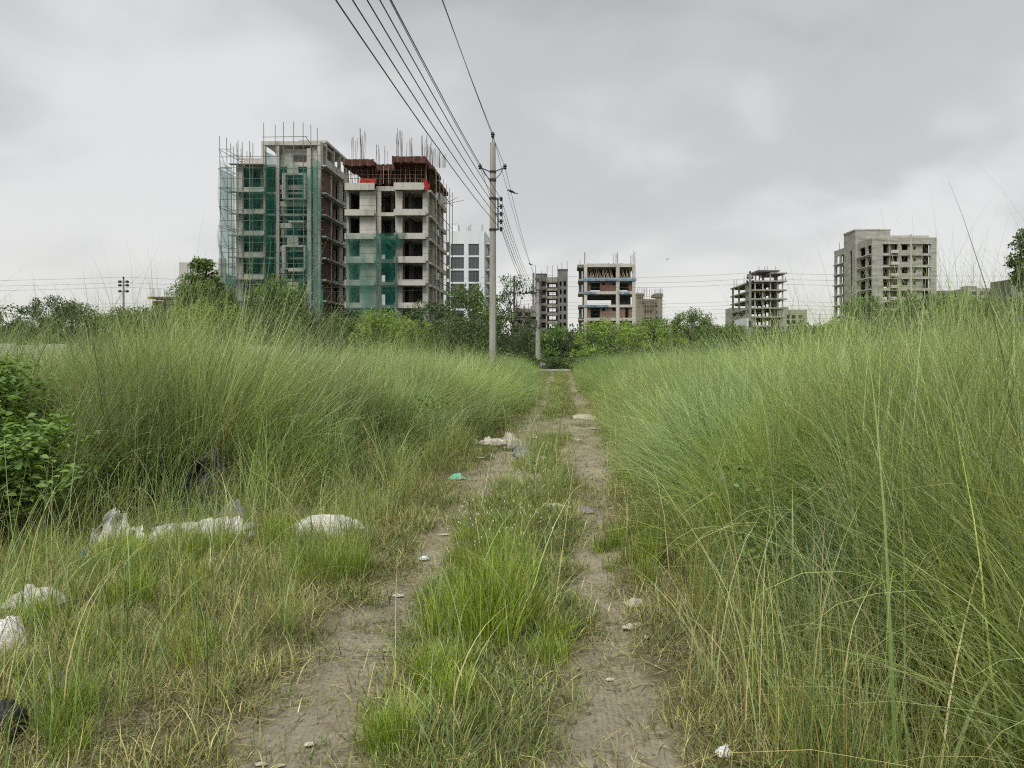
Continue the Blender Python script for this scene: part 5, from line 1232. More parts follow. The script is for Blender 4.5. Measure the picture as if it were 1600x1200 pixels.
# far scrub mass between and under the trees
SCR = []
for s in range(4):
    rs = np.random.default_rng(700+s); cen = [(rs.uniform(-1, 1), rs.uniform(-1, 1), rs.uniform(.2, 1.5)) for _ in range(22)]
    V, Fq, C = leaf_cloud(cen, [rs.uniform(.3, .55) for _ in cen], [70]*22, .17, PAL['mid'] if s % 2 else PAL['dark'], rs); SCR.append(np_mesh('scrub', V, Fq, M['shrubleaf'], C))
scr_col = proto_collection('scrub_source', SCR)
x, y = sample(2000, -75, 75, 68.5, 84, lambda a, b: np.ones_like(a)); x2, y2 = sample(1300, -50, 50, 58, 62, lambda a, b: ((a > 2.4) | (a < -3.6))*1.0); x3, y3 = sample(1300, -140, 140, 84, 98, lambda a, b: np.ones_like(a))
x = np.concatenate([x, x2, x3]); y = np.concatenate([y, y2, y3]); n = len(x)
s = rng.uniform(.8, 1.5, n); sz = s*np.where(y > 66, rng.uniform(1.0, 1.9, n), rng.uniform(.6, 1.1, n))
lowm = (np.abs(x) < 3.6) & (y > 66) & (y < 73.5); sz = np.where(lowm, .62*rng.uniform(.8, 1.1, n), sz)
scat('scrub_thicket', x, y, rng.uniform(0, 6.28, n), s, 4, tints(n, .8, 1.3)*np.where(lowm, 1.5, 1)[:, None], scr_col, 'dense green scrub behind the cross road', .05, sz)

# distant tree line far off
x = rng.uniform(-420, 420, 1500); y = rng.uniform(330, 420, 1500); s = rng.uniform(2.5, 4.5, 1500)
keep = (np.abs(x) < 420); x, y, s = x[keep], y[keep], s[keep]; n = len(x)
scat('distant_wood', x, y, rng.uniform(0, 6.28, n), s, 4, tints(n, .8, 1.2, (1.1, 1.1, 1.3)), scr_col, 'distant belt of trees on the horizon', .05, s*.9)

# ------------------------------------------------------------------ leafy shrub at the left edge
def leaf_mesh(seed, ln=.075, w=.04):
    rs = np.random.default_rng(seed); v = []; 
    prof = [(0, .004), (.25, .75), (.5, 1), (.75, .7), (1, .03)]
    for k, (t, ww) in enumerate(prof):
        zc = -.25*ln*t*t; h = w*ww/2
        v += [(ln*t, -h, zc+.25*h), (ln*t, 0, zc-.12*h), (ln*t, h, zc+.25*h)]
    f = []
    for k in range(4):
        b = k*3; f += [(b, b+3, b+4, b+1), (b+1, b+4, b+5, b+2)]
    c = np.array((.095, .165, .036))*rs.uniform(.8, 1.25); C = np.repeat(c[None], len(v), 0)
    return np_mesh('leaf', np.array(v), np.array(f), M['treeleaf'], C, True)
def leafy_shrub(loc, H, W, label, n_leaf, seed, near_dir):
    t = empty('leafy_shrub', loc, label, 'shrub', 'leafy shrubs at the left edge'); rs = random.Random(seed)
    lm = [leaf_mesh(seed+k) for k in range(5)]; tips = []
    mb = MB()
    for k in range(46):
        az = rs.uniform(0, 6.28); rr = W/2*rs.uniform(.2, 1); h = H*rs.uniform(.45, 1)*(1-.35*(rr/(W/2))**2)
        e = Vector((rr*cos(az), rr*sin(az), h)); m = Vector((rr*.45*cos(az), rr*.45*sin(az), h*.55)); mb.tube([(rs.uniform(-.1, .1), rs.uniform(-.1, .1), 0), m, e], [.012, .008, .003], 5)
        tips.append((m, e))
    mb.build('stems', M['bark'], t)
    # leaf positions along the shoots, in rosettes
    L_ = []
    for k in range(n_leaf):
        m, e = tips[rs.randrange(len(tips))]; f = rs.random()**.6; p = m.lerp(e, f)+Vector((rs.gauss(0, .09), rs.gauss(0, .09), rs.gauss(0, .07)))
        if p.z < .03: p.z = .03
        L_.append((p, rs.uniform(0, 6.28), rs.uniform(-.5, .5), rs.uniform(-.6, .6), rs.uniform(.7, 1.35)))
    L_.sort(key=lambda q: q[0].dot(Vector(near_dir)), reverse=True)
    for (p, a, b, c, s) in L_[:290]:
        o = link('leaf', lm[rs.randrange(5)], t, p, (c, b, a)); o.scale = (s, s, s)
    # the rest: one joined mesh
    from mathutils import Euler
    base = [np.array([v.co[:] for v in me.vertices]) for me in lm]; bf = np.array([p.vertices[:] for p in lm[0].polygons])
    V = []; Fq = []; C = []; o_ = 0
    for (p, a, b, c, s) in L_[290:]:
        v = base[rs.randrange(5)]; Rm = np.array(Euler((c, b, a)).to_matrix()); q = (v*s)@Rm.T+np.array(p); V.append(q); Fq.append(bf+o_); o_ += len(v)
        col = np.array((.095, .165, .036))*rs.uniform(.65, 1.3); C.append(np.repeat(col[None], len(v), 0))
    f = link('foliage', np_mesh('foliage', np.concatenate(V), np.concatenate(Fq), M['treeleaf'], np.concatenate(C), True), t); f['kind'] = 'stuff'
leafy_shrub((-5.15, 6.5, 0), 1.28, 2.0, 'leafy bright green shrub low at the left edge, nearest the camera', 5200, 5, (.3, -.9, .3))
leafy_shrub((-6.4, 8.2, 0), 1.75, 2.5, 'taller leafy shrub tangled with reed grass behind the low one at the left edge', 6500, 15, (.3, -.9, .3))
# weedy undergrowth leaves inside the left grass: stuff
WD = []
for s in range(4):
    rs = np.random.default_rng(800+s); cen = [(rs.uniform(-.3, .3), rs.uniform(-.3, .3), rs.uniform(.05, .75)) for _ in range(16)]
    V, Fq, C = leaf_cloud(cen, [rs.uniform(.08, .16) for _ in cen], [26]*16, .05, np.array([(.085, .145, .03), (.07, .12, .03), (.11, .17, .04)]), rs); WD.append(np_mesh('weed', V, Fq, M['shrubleaf'], C))
wd_col = proto_collection('weed_source', WD)
x, y = sample(330, -9, -2.2, 6.5, 17, lambda a, b: (a < left_edge(b)+.1)*(vnoise(a, b, .6, 91) > .45)*1.0); x2, y2 = sample(60, .9, 4, 3, 12, lambda a, b: (a > right_edge(b))*(vnoise(a, b, .6, 92) > .5)*.5)
x3, y3 = sample(120, -3.4, -2.2, 10.5, 16, lambda a, b: (a < left_edge(b)+.1)*1.0)
x = np.concatenate([x, x2, x3]); y = np.concatenate([y, y2, y3]); n = len(x)
scat('weed_undergrowth', x, y, rng.uniform(0, 6.28, n), rng.uniform(.8, 1.3, n), 4, tints(n), wd_col, 'broad leaved weeds growing up through the tall grass', .08)

# ------------------------------------------------------------------ litter
def mat_plastic(name, c, rough=.45, trans=.25, dirt=(.30, .27, .2)):
    m = bpy.data.materials.new(name); m.use_nodes = True; nt = m.node_tree; b = pbsdf(nt)
    g = N(nt, 'ShaderNodeTexCoord'); n = N(nt, 'ShaderNodeTexNoise', i_Scale=6.0, i_Detail=6.0, i_Roughness=0.65); L(nt, g.outputs['Object'], n.inputs['Vector'])
    r = ramp(nt, [(0.46, (0, 0, 0)), (0.68, (.85, .85, .85))]); L(nt, n.outputs[0], r.inputs[0])
    L(nt, mixc(nt, r.outputs[0], c, dirt), b.inputs['Base Color']); b.inputs['Roughness'].default_value = rough; b.inputs['Specular IOR Level'].default_value = .4
    n2 = N(nt, 'ShaderNodeTexNoise', i_Scale=14.0, i_Detail=6.0, i_Roughness=0.6, i_Distortion=1.2); L(nt, g.outputs['Object'], n2.inputs['Vector'])
    bp = N(nt, 'ShaderNodeBump', i_Strength=1.0, i_Distance=.03); L(nt, n2.outputs[0], bp.inputs['Height']); L(nt, bp.outputs[0], b.inputs['Normal'])
    return m
M['pw'] = mat_plastic('white_plastic', (.64, .63, .60), dirt=(.42, .40, .33)); M['pg'] = mat_plastic('grey_plastic', (.34, .34, .34), dirt=(.2, .18, .15)); M['pc'] = mat_plastic('clear_plastic', (.48, .48, .45), dirt=(.33, .31, .26))
M['pk'] = mat_plastic('black_plastic', (.018, .018, .022), .35, dirt=(.08, .07, .06)); M['pgreen'] = mat_plastic('green_plastic', (.10, .42, .27)); M['pb'] = mat_plastic('blue_plastic', (.08, .25, .5))
M['plb'] = mat_plastic('pale_blue_paper', (.6, .7, .75)); M['paper'] = mat_plastic('pale_paper', (.42, .40, .33), .8); M['sand'] = mat_noise('pale_sand', (.34, .31, .24), (.45, .42, .34), 5, bump=.4)
M['cloth'] = mat_plastic('soiled_cloth', (.50, .48, .40), .9, dirt=(.04, .04, .035)); M['slate'] = mat_plastic('slate_cloth', (.16, .17, .18), .8, dirt=(.3, .28, .22))
def crumple(name, u, v, w, d, h, mat, label, cat, seed, rz=0, group=None, n=40, fold=1.0, lift=0.0, edge=.35, hang=False):
    """a crumpled sheet: dented, folded, torn outline, with thickness"""
    x, y = GR(u, v); rs = np.random.default_rng(seed)
    a = np.linspace(-1, 1, n+1); gx, gy = np.meshgrid(a, a); s = seed*3.1
    ang = np.arctan2(gy, gx); k = 1+edge*(vnoise(np.cos(ang)*1.5+s, np.sin(ang)*1.5, 1.8, seed % 50)-.5)*1.2
    # squash the square onto an irregular blob
    rr = np.maximum(np.abs(gx), np.abs(gy)); nn = np.hypot(gx, gy)+1e-6; px = gx/nn*rr*k; py = gy/nn*rr*k
    ridge = lambda f, q: 1-np.abs(2*vnoise(px+s, py-s, f, (seed+q) % 60)-1)
    z = (ridge(1.3, 1)*.5+ridge(2.9, 2)*.32*fold+ridge(6.5, 3)*.16*fold)*(1-.75*rr**2)
    px = px+.10*fold*(vnoise(px, py, 4, seed % 40)-.5); py = py+.12*fold*(vnoise(px+5, py, 4, seed % 40)-.5)
    V = np.stack([px*w/2, py*d/2, z*h+.004], -1).reshape(-1, 3)
    ii = np.arange((n+1)**2).reshape(n+1, n+1); f = np.stack([ii[:-1, :-1], ii[:-1, 1:], ii[1:, 1:], ii[1:, :-1]], -1).reshape(-1, 4)
    me = np_mesh(name, V, f, mat, None, True); o = link(name, me, None, (x, y, gz1(x, y)+.005+lift), (0, 0, rz))
    if hang: o.rotation_euler = (R(70), 0, rz)
    md = o.modifiers.new('thickness', 'SOLIDIFY'); md.thickness = .002
    return tag(o, label, cat, group)
def sack(name, u, v, w, d, h, mat, label, cat, seed, rz=0, group=None):
    """a filled lumpy bag with a gathered neck"""
    x, y = GR(u, v); n, m = 64, 36; V = []
    for j in range(m+1):
        ph = pi*j/m
        for i in range(n):
            th = 2*pi*i/n; V.append((sin(ph)*cos(th), sin(ph)*sin(th), cos(ph)))
    V = np.array(V); q = vnoise(V[:, 0]*1.3+seed+V[:, 2], V[:, 1]*1.3-V[:, 2], 1.4, seed % 40)*.5+(1-np.abs(2*vnoise(V[:, 0]+V[:, 2]*.7, V[:, 1]+seed, 4.2, seed % 30)-1))*.22
    q2 = (1-np.abs(2*vnoise(V[:, 0]*2+V[:, 2]+seed, V[:, 1]*2-V[:, 2], 5.1, seed % 23)-1))*.12+(1-np.abs(2*vnoise(V[:, 0]*3+seed, V[:, 1]*3+V[:, 2]*2, 6.0, seed % 17)-1))*.07
    V = V*(.62+.5*q+q2)[:, None]
    V[:, 2] = np.where(V[:, 2] < -.25, -.25+(V[:, 2]+.25)*.15, V[:, 2])+.3
    e = np.clip(np.abs(V[:, 0])-.75, 0, 1); V[:, 1] *= 1-1.6*np.clip(e, 0, .5); 
    V = V*np.array([w/2, d/2, h/1.25]); idx_ = np.arange((m+1)*n).reshape(m+1, n); nx_ = np.roll(idx_, -1, 1)
    f = np.stack([idx_[:-1], idx_[1:], nx_[1:], nx_[:-1]], -1).reshape(-1, 4)
    me = np_mesh(name, V, f, mat, None, True); o = link(name, me, None, (x, y, gz1(x, y)-.01), (0, 0, rz)); return tag(o, label, cat, group)
GW = 'white plastic rubbish on the left verge'
def drape(name, u, v, w, h, d, mat, label, seed, rz=0, group=None, nx=34, nz=22, ragged=.5, cat='rubbish'):
    """a limp sheet caught upright on the stalks: folds run down it, the rim is torn"""
    x, y = GR(u, v); a = np.linspace(-1, 1, nx+1); t = np.linspace(0, 1, nz+1); ga, gt = np.meshgrid(a, t); q = seed*2.3
    top = h*(1-ragged+ragged*1.5*vnoise(ga*1.3+q, ga*0, 1.3, seed % 40)+.08*vnoise(ga*9+q, ga*0, 1.3, 3))*(1-.35*np.abs(ga)**3)
    fold = (vnoise(ga*5+q, gt*1.1, 1.5, seed % 30)-.5)*d*1.5+(vnoise(ga*13, gt*4+q, 1, seed % 20)-.5)*d*.5
    px = ga*w/2*(1+.22*(vnoise(gt*4+q, gt*0, 1, 7)-.5))*(1.08-.25*gt); py = fold+gt*d*.6-(1-gt)**2*d*.7
    pz = top*gt**.8-.02
    V = np.stack([px, py, pz], -1).reshape(-1, 3); ii = np.arange((nx+1)*(nz+1)).reshape(nz+1, nx+1)
    f = np.stack([ii[:-1, :-1], ii[:-1, 1:], ii[1:, 1:], ii[1:, :-1]], -1).reshape(-1, 4)
    o = link(name, np_mesh(name, V, f, mat, None, True), None, (x, y, gz1(x, y)), (0, 0, rz)); md = o.modifiers.new('thickness', 'SOLIDIFY'); md.thickness = .002
    return tag(o, label, cat, group)
drape('plastic_sheet', 188, 850, .42, .30, .18, M['pw'], 'crumpled white plastic heap at the left end of the sheet pile in the grass', 1, .3, GW)
drape('plastic_sheet', 256, 852, .46, .2, .16, M['pw'], 'crumpled white plastic in the middle of the pile, beside the long flat sheet', 2, -.2, GW)
drape('plastic_sheet', 330, 843, .86, .20, .2, M['pw'], 'long flat white plastic sheet lying behind grass stalks', 3, .12, GW, ragged=.25)
drape('plastic_scrap', 292, 864, .13, .13, .08, M['pw'], 'narrow torn white plastic strip hanging below the long flat sheet', 4, .1, GW)
crumple('plastic_scrap', 322, 886, .22, .14, .04, M['pw'], 'small flat white scrap below the long flat sheet', 'rubbish', 5, .2, GW)
sack('plastic_sack', 512, 842, .70, .45, .21, M['pw'], 'big bulging white sack lying behind the bright grass tuft', 'sack', 6, .1)
crumple('plastic_scrap', 460, 838, .28, .2, .09, M['pw'], 'crumpled mouth of torn plastic left of the big bulging sack', 'rubbish', 7, .3, GW)
crumple('plastic_bag', 62, 960, .42, .30, .13, M['pc'], 'dirty translucent plastic bag at the left edge above the round white bag', 'bag', 8, .2, fold=1.6)
crumple('plastic_scrap', 15, 948, .3, .16, .05, M['pc'], 'flat strip of dirty plastic touching the left edge', 'rubbish', 9, .1, GW)
sack('plastic_bag', 6, 1034, .20, .2, .22, M['pw'], 'small round white bag cut by the left edge', 'bag', 10)
drape('cement_sack_piece', 82, 1112, .15, .15, .07, M['pg'], 'grey crumpled sack piece standing in the grass near the bottom left', 11, .2, ragged=.15)
sack('plastic_bag', 8, 1168, .17, .2, .15, M['pk'], 'black plastic bag in the bottom left corner', 'bag', 12)
drape('dark_cloth', 312, 806, .42, .62, .2, M['pk'], 'black plastic sheet draped upright inside the tall grass on the left', 13, .2, ragged=.1)
drape('grey_cloth', 335, 800, .42, .72, .2, M['slate'], 'grey cloth hanging behind the black plastic sheet in the grass', 14, .4, ragged=.15)
crumple('dark_cloth', 475, 802, .42, .3, .14, M['pk'], 'flat black rag behind the big bulging sack', 'rubbish', 15, .1)
crumple('dark_cloth', 366, 812, .28, .2, .26, M['slate'], 'dark grey rag in the grass left of the big bulging sack', 'rubbish', 16, .1)
sb = crumple('plastic_bag', 714, 748, .26, .2, .10, M['pgreen'], 'green plastic bag lying left of the bare cross patch', 'bag', 17, .1)
crumple('paper_scrap', 662, 868, .085, .09, .03, M['plb'], 'small pale blue paper scrap in the left wheel rut', 'rubbish', 18, .5)
crumple('paper_scrap', 621, 924, .11, .05, .02, M['paper'], 'thin pale scrap lying across the left wheel rut', 'rubbish', 19, .1)
crumple('paper_scrap', 278, 944, .14, .07, .03, M['paper'], 'thin pale scrap in the short grass left of the track', 'rubbish', 20, -.1)
for k, (u, v, w, d, h, m, l) in enumerate(((735, 694, .42, .3, .10, 'cloth', 'left end of the torn cloth trail, low and flat'), (768, 696, .5, .3, .14, 'cloth', 'middle piece of the torn cloth trail'), (797, 696, .36, .3, .30, 'cloth', 'raised peak of the torn cloth trail'), (815, 708, .42, .4, .16, 'slate', 'dark sloping right part of the torn cloth trail'))):
    crumple('torn_cloth', u, v, w, d, h, M[m], l, 'rubbish', 30+k, -.2*k, 'trail of torn cloth across the track', fold=1.9, edge=1.1)
crumple('paper_scrap', 847, 716, .2, .14, .05, M['paper'], 'crumpled pale scrap at the right tip of the torn cloth trail', 'rubbish', 36, .3)
crumple('paper_scrap', 838, 680, .16, .1, .06, M['pw'], 'small white scrap right of the raised cloth peak', 'rubbish', 37, .3)
tag(crumple('sand_patch', 925, 648, 1.9, 1.6, .08, M['sand'], 'pale sand heap spilled flat across the right rut', 'sand', 38, .1, fold=.4, edge=.5), kind='stuff')
crumple('plastic_scrap', 866, 637, .42, .3, .07, M['pc'], 'pale plastic strip on the middle strip behind the sand heap', 'rubbish', 39, .1)
crumple('plastic_scrap', 828, 625, .3, .3, .07, M['pb'], 'blue plastic scrap far along the left rut', 'rubbish', 40, .1)
crumple('paper_scrap', 930, 668, .3, .2, .04, M['paper'], 'pale scrap on the right rut in front of the sand heap', 'rubbish', 41, .1)
crumple('flat_cloth', 868, 800, .36, .16, .06, M['cloth'], 'pale flattened cloth on the middle strip, left one of two', 'rubbish', 42, .05)
crumple('flat_cloth', 912, 798, .26, .16, .07, M['slate'], 'slate grey flattened cloth on the right rut, beside the pale one', 'rubbish', 43, -.2)
crumple('paper_scrap', 992, 940, .17, .15, .05, M['paper'], 'crumpled beige paper lying right of the right rut', 'rubbish', 44, .3)
crumple('paper_scrap', 990, 974, .14, .08, .03, M['cloth'], 'flattened dull scrap just below the crumpled beige paper', 'rubbish', 45, .3)
crumple('paper_scrap', 878, 878, .08, .06, .03, M['paper'], 'tiny pale scrap on the right edge of the middle strip', 'rubbish', 46, .3)
crumple('plastic_sheet', 1060, 790, .45, .3, .22, M['pc'], 'whitish plastic sheet caught in the grass right of the track', 'rubbish', 47, .2)
crumple('paper_scrap', 1131, 1186, .07, .07, .06, M['pw'], 'small white paper near the bottom right of the track', 'rubbish', 48, .4)
crumple('paper_scrap', 408, 1196, .05, .025, .012, M['paper'], 'white scrap, the left one of two at the bottom of the left rut', 'rubbish', 49, .1)
crumple('paper_scrap', 440, 1196, .03, .02, .01, M['paper'], 'tiny white scrap, the right one of two at the bottom of the left rut', 'rubbish', 50, .4)
crumple('dead_leaf', 484, 1164, .05, .035, .012, M['cloth'], 'curled dry leaf at the bottom of the left wheel rut', 'leaf', 51, .4)
crumple('dead_leaf', 953, 1048, .045, .035, .01, M['cloth'], 'curled dry leaf in the right wheel rut', 'leaf', 52, .1)
for k, (u, v, w, m, l) in enumerate((
 (703, 700, .14, 'pw', 'white scrap left of the torn cloth trail'), (752, 716, .12, 'paper', 'pale scrap just below the torn cloth trail'), (868, 752, .10, 'paper', 'pale scrap on the bare cross patch'),
 (838, 741, .09, 'cloth', 'dull scrap in the middle of the bare cross patch'), (905, 684, .22, 'paper', 'pale strip on the right rut behind the torn cloth trail'), (943, 672, .14, 'pc', 'dirty white scrap at the grass edge right of the sand heap'),
 (850, 615, .35, 'sand', 'bare pale clod on the left rut far down the track'), (858, 598, .3, 'pw', 'tiny white scrap farthest down the track'), (695, 835, .10, 'paper', 'pale scrap at the upper end of the wide left rut'),
 (648, 846, .08, 'pw', 'white fleck at the left edge of the left rut'), (300, 905, .14, 'cloth', 'dirty flattened scrap below the small flat white scrap'), (1010, 998, .06, 'paper', 'small pale chip beside the right rut'),
 (955, 790, .10, 'paper', 'pale scrap right of the slate grey cloth'), (600, 1015, .03, 'cloth', 'brown crumb of leaf in the left rut'), (1096, 868, .12, 'pc', 'dull plastic scrap under the right grass edge'))):
    crumple('litter_scrap', u, v, w, w*.6, w*.16, M[m], l, 'rubbish', 70+k, .4*k, 'small scraps scattered along the track', n=14, edge=.9)
def upright_stick(u, v, h, r, mat, label, lean=.05, name='stick'):
    x, y = GR(u, v); o = MB().tube([(0, 0, -.05), (lean*.4, 0, h*.5), (lean, 0, h)], [r, r*.9, r*.5], 6).build(name, mat, None, (x, y, gz1(x, y))); return tag(o, label, 'stick')
upright_stick(740, 958, .22, .006, M['dark'], 'thin dark twig standing in the middle grass strip', -.03)
st = upright_stick(136, 905, .34, .014, M['paper'], 'pale stick leaning in the grass below the left plastic heap', .05)
crumple('plastic_scrap', 131, 898, .06, .07, .22, M['pb'], 'narrow blue plastic strip beside the pale leaning stick', 'rubbish', 53)
# fluffy seed head
x, y = GR(660, 1190); sh_ = empty('seed_head', (x, y, gz1(x, y)), 'white fluffy grass seed head at the bottom of the middle strip', 'plant')
MB().tube([(0, 0, 0), (.01, 0, .06), (-.005, 0, .13)], [.002, .0018, .001], 4).build('stalk', mat_noise('stalk', (.2, .2, .08), (.26, .24, .1)), sh_)
rs = np.random.default_rng(5); m = blades(160, rs, .003, (.012, .028), .0012, .5, (0, .6), [(.6, .56, .45)], 2); v = m[0].copy(); v[:, 2] += np.repeat(rs.uniform(.08, .14, 160), 6)
link('fluff', np_mesh('fluff', v, m[1], mat_leaf('fluff_hair', inst=False, var=0), m[2]), sh_)
# single tufts that stand apart
def tuft_thing(u, v, parts, label, cat='grass tuft'):
    x, y = GR(u, v); m = merge(parts); o = link('grass_tuft', np_mesh('grass_tuft', m[0], m[1], mat_leaf('tuft_blade', inst=False, var=0, gain=(1.3, 1.25, 1.0)), m[2]), None, (x, y, gz1(x, y))); return tag(o, label, cat, 'separate grass tufts')
rs = np.random.default_rng(9)
tuft_thing(515, 905, [blades(900, rs, .30, (.22, .46), .0045, .14, (.2, 1.1), [(.17, .245, .04), (.14, .21, .04), (.20, .27, .05)], 5, (.1, 0), 1.6, .2)], 'thick bright green tuft in front of the big bulging white sack')
tuft_thing(558, 977, [blades(60, rs, .05, (.05, .11), .004, .5, (.2, .8), [(.16, .16, .06), (.28, .24, .13)], 4)], 'small dry tuft alone in the left wheel rut')
tuft_thing(583, 982, [blades(40, rs, .04, (.03, .08), .004, .8, (.2, .8), [(.2, .17, .08), (.28, .24, .13)], 4)], 'tiny withered tuft right of the small dry tuft in the left rut')
# small white flower heads above the middle grass
x, y = sample(110, -.85, -.05, 5.2, 9.5, lambda a, b: np.ones_like(a)); n = len(x); mb = MB()
for a, b in zip(x, y):
    z = gz1(a, b)+random.uniform(.22, .46); mb.lathe([(.001, 0), (.0035, .005), (.0035, .013), (.001, .018)], (a, b, z), 5)
tag(mb.build('flower_heads', mat_noise('white_flower', (.6, .6, .5), (.75, .74, .66))), 'tiny whitish seed heads scattered over the middle grass', kind='stuff')
# long bent stalks of dry reed in front of the right grass, thin arching reeds against the sky
def reed_stuff():
    rs = np.random.default_rng(77); parts = []
    def at(u, v, n, **kw):
        x, y = GR(u, v); a, f, c = blades(n, rs, **kw); a = a+np.array([x, y, gz1(x, y)]); parts.append((a, f, c))
    for u, v in ((1300, 1195), (1340, 1190), (1250, 1180), (1420, 1190), (1160, 1080), (1120, 1000), (1500, 1195), (1560, 1190), (1060, 900), (1090, 1100), (1200, 1150)):
        at(u, v, 12, radius=.18, Lr=(.7, 1.5), width=.0052, th0=.12, bend=(.3, 1.8), cols=STRAW+BLUE[3:]+GREEN[3:4], nseg=9, lean=(random.uniform(-.6, .6), 0), power=2.2)
    # bold arching blades from the right, pointing left
    for k in range(90):
        x = rs.uniform(1.5, 3.6); y = rs.uniform(2.0, 5.2)
        a, f, c = blades(5, rs, .2, (1.1, 2.4), .0085, .12, (.8, 2.0), [(.15, .20, .06), (.20, .26, .09), (.28, .32, .15)], 12, (-1.1 if k % 2 else 1.0, -.2), 1.6); parts.append((a+np.array([x, y, 0]), f, c))
    # long wisps high against the sky at right
    for k in range(95):
        x = rs.uniform(2.2, 5.4); y = rs.uniform(3.4, 6.5)
        a, f, c = blades(7, rs, .25, (2.2, 3.05), .0078, .12, (.9, 2.6), [(.15, .16, .09), (.2, .2, .12)], 14, (rs.uniform(-1.3, 1.2), 0), 1.7); parts.append((a+np.array([x, y, 0]), f, c))
    for (x, y, l) in ((2.5, 4.3, 2.9),):
        a, f, c = blades(2, rs, .05, (l, l+.15), .005, .06, (.5, 1.3), [(.15, .16, .09)], 14, (.6, 0), 1.6); parts.append((a+np.array([x, y, 0]), f, c))
    # and at left, blowing to the right
    for k in range(110):
        x = rs.uniform(-8.8, -4.2); y = rs.uniform(8.3, 11.5)
        a, f, c = blades(5, rs, .25, (2.2, 3.3), .011, .16, (.6, 1.7), [(.14, .16, .08), (.19, .20, .11)], 12, (1.4, 0), 1.8); parts.append((a+np.array([x, y, 0]), f, c))
    for k in range(60):
        x = rs.uniform(1.15, 3.2); y = rs.uniform(2.3, 8)
        a, f, c = blades(3, rs, .2, (.9, 1.9), .006, .35, (.2, 1.6), STRAW+[(.20, .15, .09)], 9, (rs.uniform(-1, 1), 0), 1.2)
        j = a.reshape(3, 10, 2, 3); kn = rs.integers(4, 8); j[:, kn:, :, 2] -= (np.arange(10-kn)[None, :, None])*.11; j[:, kn:, :, 0] += (np.arange(10-kn)[None, :, None])*.07*rs.choice([-1, 1]); parts.append((j.reshape(-1, 3)+np.array([x, y, 0]), f, c))
    for k in range(80):
        x = rs.uniform(1.2, 4.2); y = rs.uniform(2.3, 9)
        a, f, c = blades(3, rs, .2, (1.0, 2.0), .015, .2, (.5, 2.2), [(.13, .19, .055), (.20, .26, .10), (.26, .30, .15)], 10, (rs.uniform(-.8, 1.2), 0), 1.7); parts.append((a+np.array([x, y, 0]), f, c))
    m = merge(parts); o = link('reed_stalks', np_mesh('reed_stalks', m[0], m[1], mat_leaf('reed_blade', inst=False, var=0, gain=(1.35, 1.36, 1.15)), m[2])); tag(o, 'long thin arching reeds standing above the grass', kind='stuff')
reed_stuff()

# ------------------------------------------------------------------ white boundary wall pieces in the field
def low_wall(u0, u1, Y, vtop, vbot, label):
    t = empty('boundary_wall', (PX((u0+u1)/2, Y), Y, 0), label, 'wall'); a, b = PX(u0, Y), PX(u1, Y); n = max(2, int((b-a)/1.2))
    for k in range(n): bx(t, 'wall_panel', a+(b-a)*k/n+.03, a+(b-a)*(k+1)/n-.03, Y, Y+.1, 0, PZ(vtop, Y)+random.uniform(-.04, .04), M['conc_light'])
    for k in range(n+1): bx(t, 'post', a+(b-a)*k/n-.06, a+(b-a)*k/n+.06, Y-.03, Y+.13, 0, PZ(vtop, Y)+.1, M['conc_light'])
low_wall(-20, 104, 40, 538, 548, 'low white boundary wall behind the reeds at the far left')
low_wall(392, 440, 44, 541, 548, 'short white boundary wall under the netted tower')

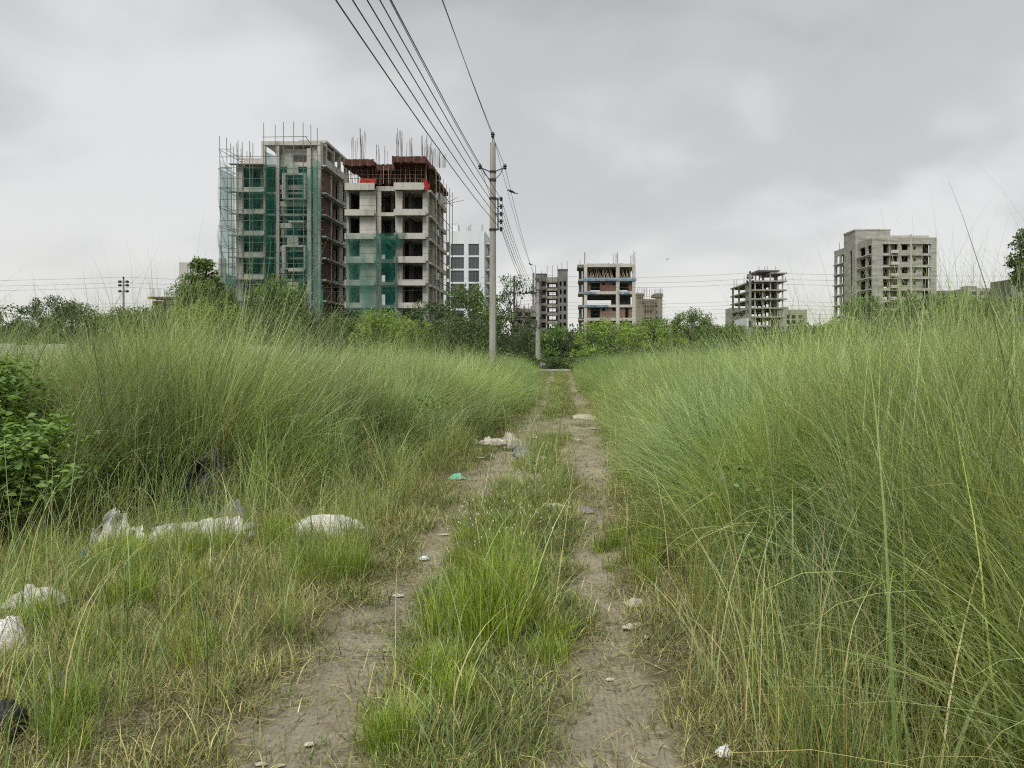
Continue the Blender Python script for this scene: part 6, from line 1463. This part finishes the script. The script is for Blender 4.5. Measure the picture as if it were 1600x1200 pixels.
# ------------------------------------------------------------------ seated person beside the second pole
def person():
    Y = 66.0; x = PX(847, Y); t = empty('person', (x, Y, 0.0), 'person in a blue grey shirt sitting on the ground beside the second pole', 'person', rz=R(35))
    vs = [((0, 0, .16), .14), ((0, -.02, .36), .125), ((0, -.03, .54), .15), ((0, -.03, .64), .06), ((0, -.03, .70), .055),
          ((.12, -.16, .20), .085), ((.16, -.42, .46), .07), ((.15, -.52, .06), .045), ((.15, -.66, .03), .035),
          ((-.12, -.16, .20), .085), ((-.16, -.42, .46), .07), ((-.15, -.52, .06), .045), ((-.15, -.66, .03), .035),
          ((.19, -.03, .57), .055), ((.25, -.17, .38), .042), ((.15, -.40, .47), .032), ((.10, -.46, .49), .03),
          ((-.19, -.03, .57), .055), ((-.25, -.17, .38), .042), ((-.15, -.40, .47), .032), ((-.10, -.46, .49), .03)]
    ed = [(0, 1), (1, 2), (2, 3), (3, 4), (0, 5), (5, 6), (6, 7), (7, 8), (0, 9), (9, 10), (10, 11), (11, 12), (2, 13), (13, 14), (14, 15), (15, 16), (2, 17), (17, 18), (18, 19), (19, 20)]
    me = bpy.data.meshes.new('body'); me.from_pydata([v for v, _ in vs], ed, []); o = link('body', me, t)
    md = o.modifiers.new('skin', 'SKIN'); 
    for i, (_, r) in enumerate(vs): me.skin_vertices[0].data[i].radius = (r, r)
    me.skin_vertices[0].data[0].use_root = True
    o.modifiers.new('sub', 'SUBSURF').levels = 1; o.modifiers['sub'].render_levels = 2
    m = bpy.data.materials.new('person_surface'); m.use_nodes = True; nt = m.node_tree; b = pbsdf(nt)
    tc = N(nt, 'ShaderNodeTexCoord'); sp = N(nt, 'ShaderNodeSeparateXYZ'); L(nt, tc.outputs['Object'], sp.inputs[0])
    sh = math_n(nt, 'GREATER_THAN', sp.outputs[1], -.27); hi = math_n(nt, 'GREATER_THAN', sp.outputs[2], .25); nk = math_n(nt, 'GREATER_THAN', sp.outputs[2], .66)
    c = mixc(nt, math_n(nt, 'MULTIPLY', sh, hi), (.055, .05, .055), (.22, .26, .34)); c = mixc(nt, nk, c, (.16, .09, .06)); L(nt, c, b.inputs['Base Color']); b.inputs['Roughness'].default_value = .9
    me.materials.append(m)
    skin = mat_noise('skin', (.15, .085, .055), (.19, .11, .075), 5); hair = mat_noise('hair', (.01, .009, .008), (.02, .017, .015), 20)
    MB().lathe([(.02, -.115), (.05, -.10), (.068, -.05), (.078, .01), (.078, .05), (.06, .09), (.02, .115)], (0, -.045, .82), 12).build('head', skin, t, smooth=True)
    MB().lathe([(.085, -.02), (.090, .03), (.075, .09), (.03, .125)], (0, -.02, .82), 12).build('hair', hair, t, smooth=True)
    MB().tube([(0, -.12, .83), (0, -.14, .80), (0, -.125, .79)], [.008, .014, .008], 5).build('nose', skin, t)
    for s in (-1, 1): MB().lathe([(.006, -.012), (.014, 0), (.006, .012)], (s*.078, -.04, .81), 6, 'x').build('ear', skin, t)
person()
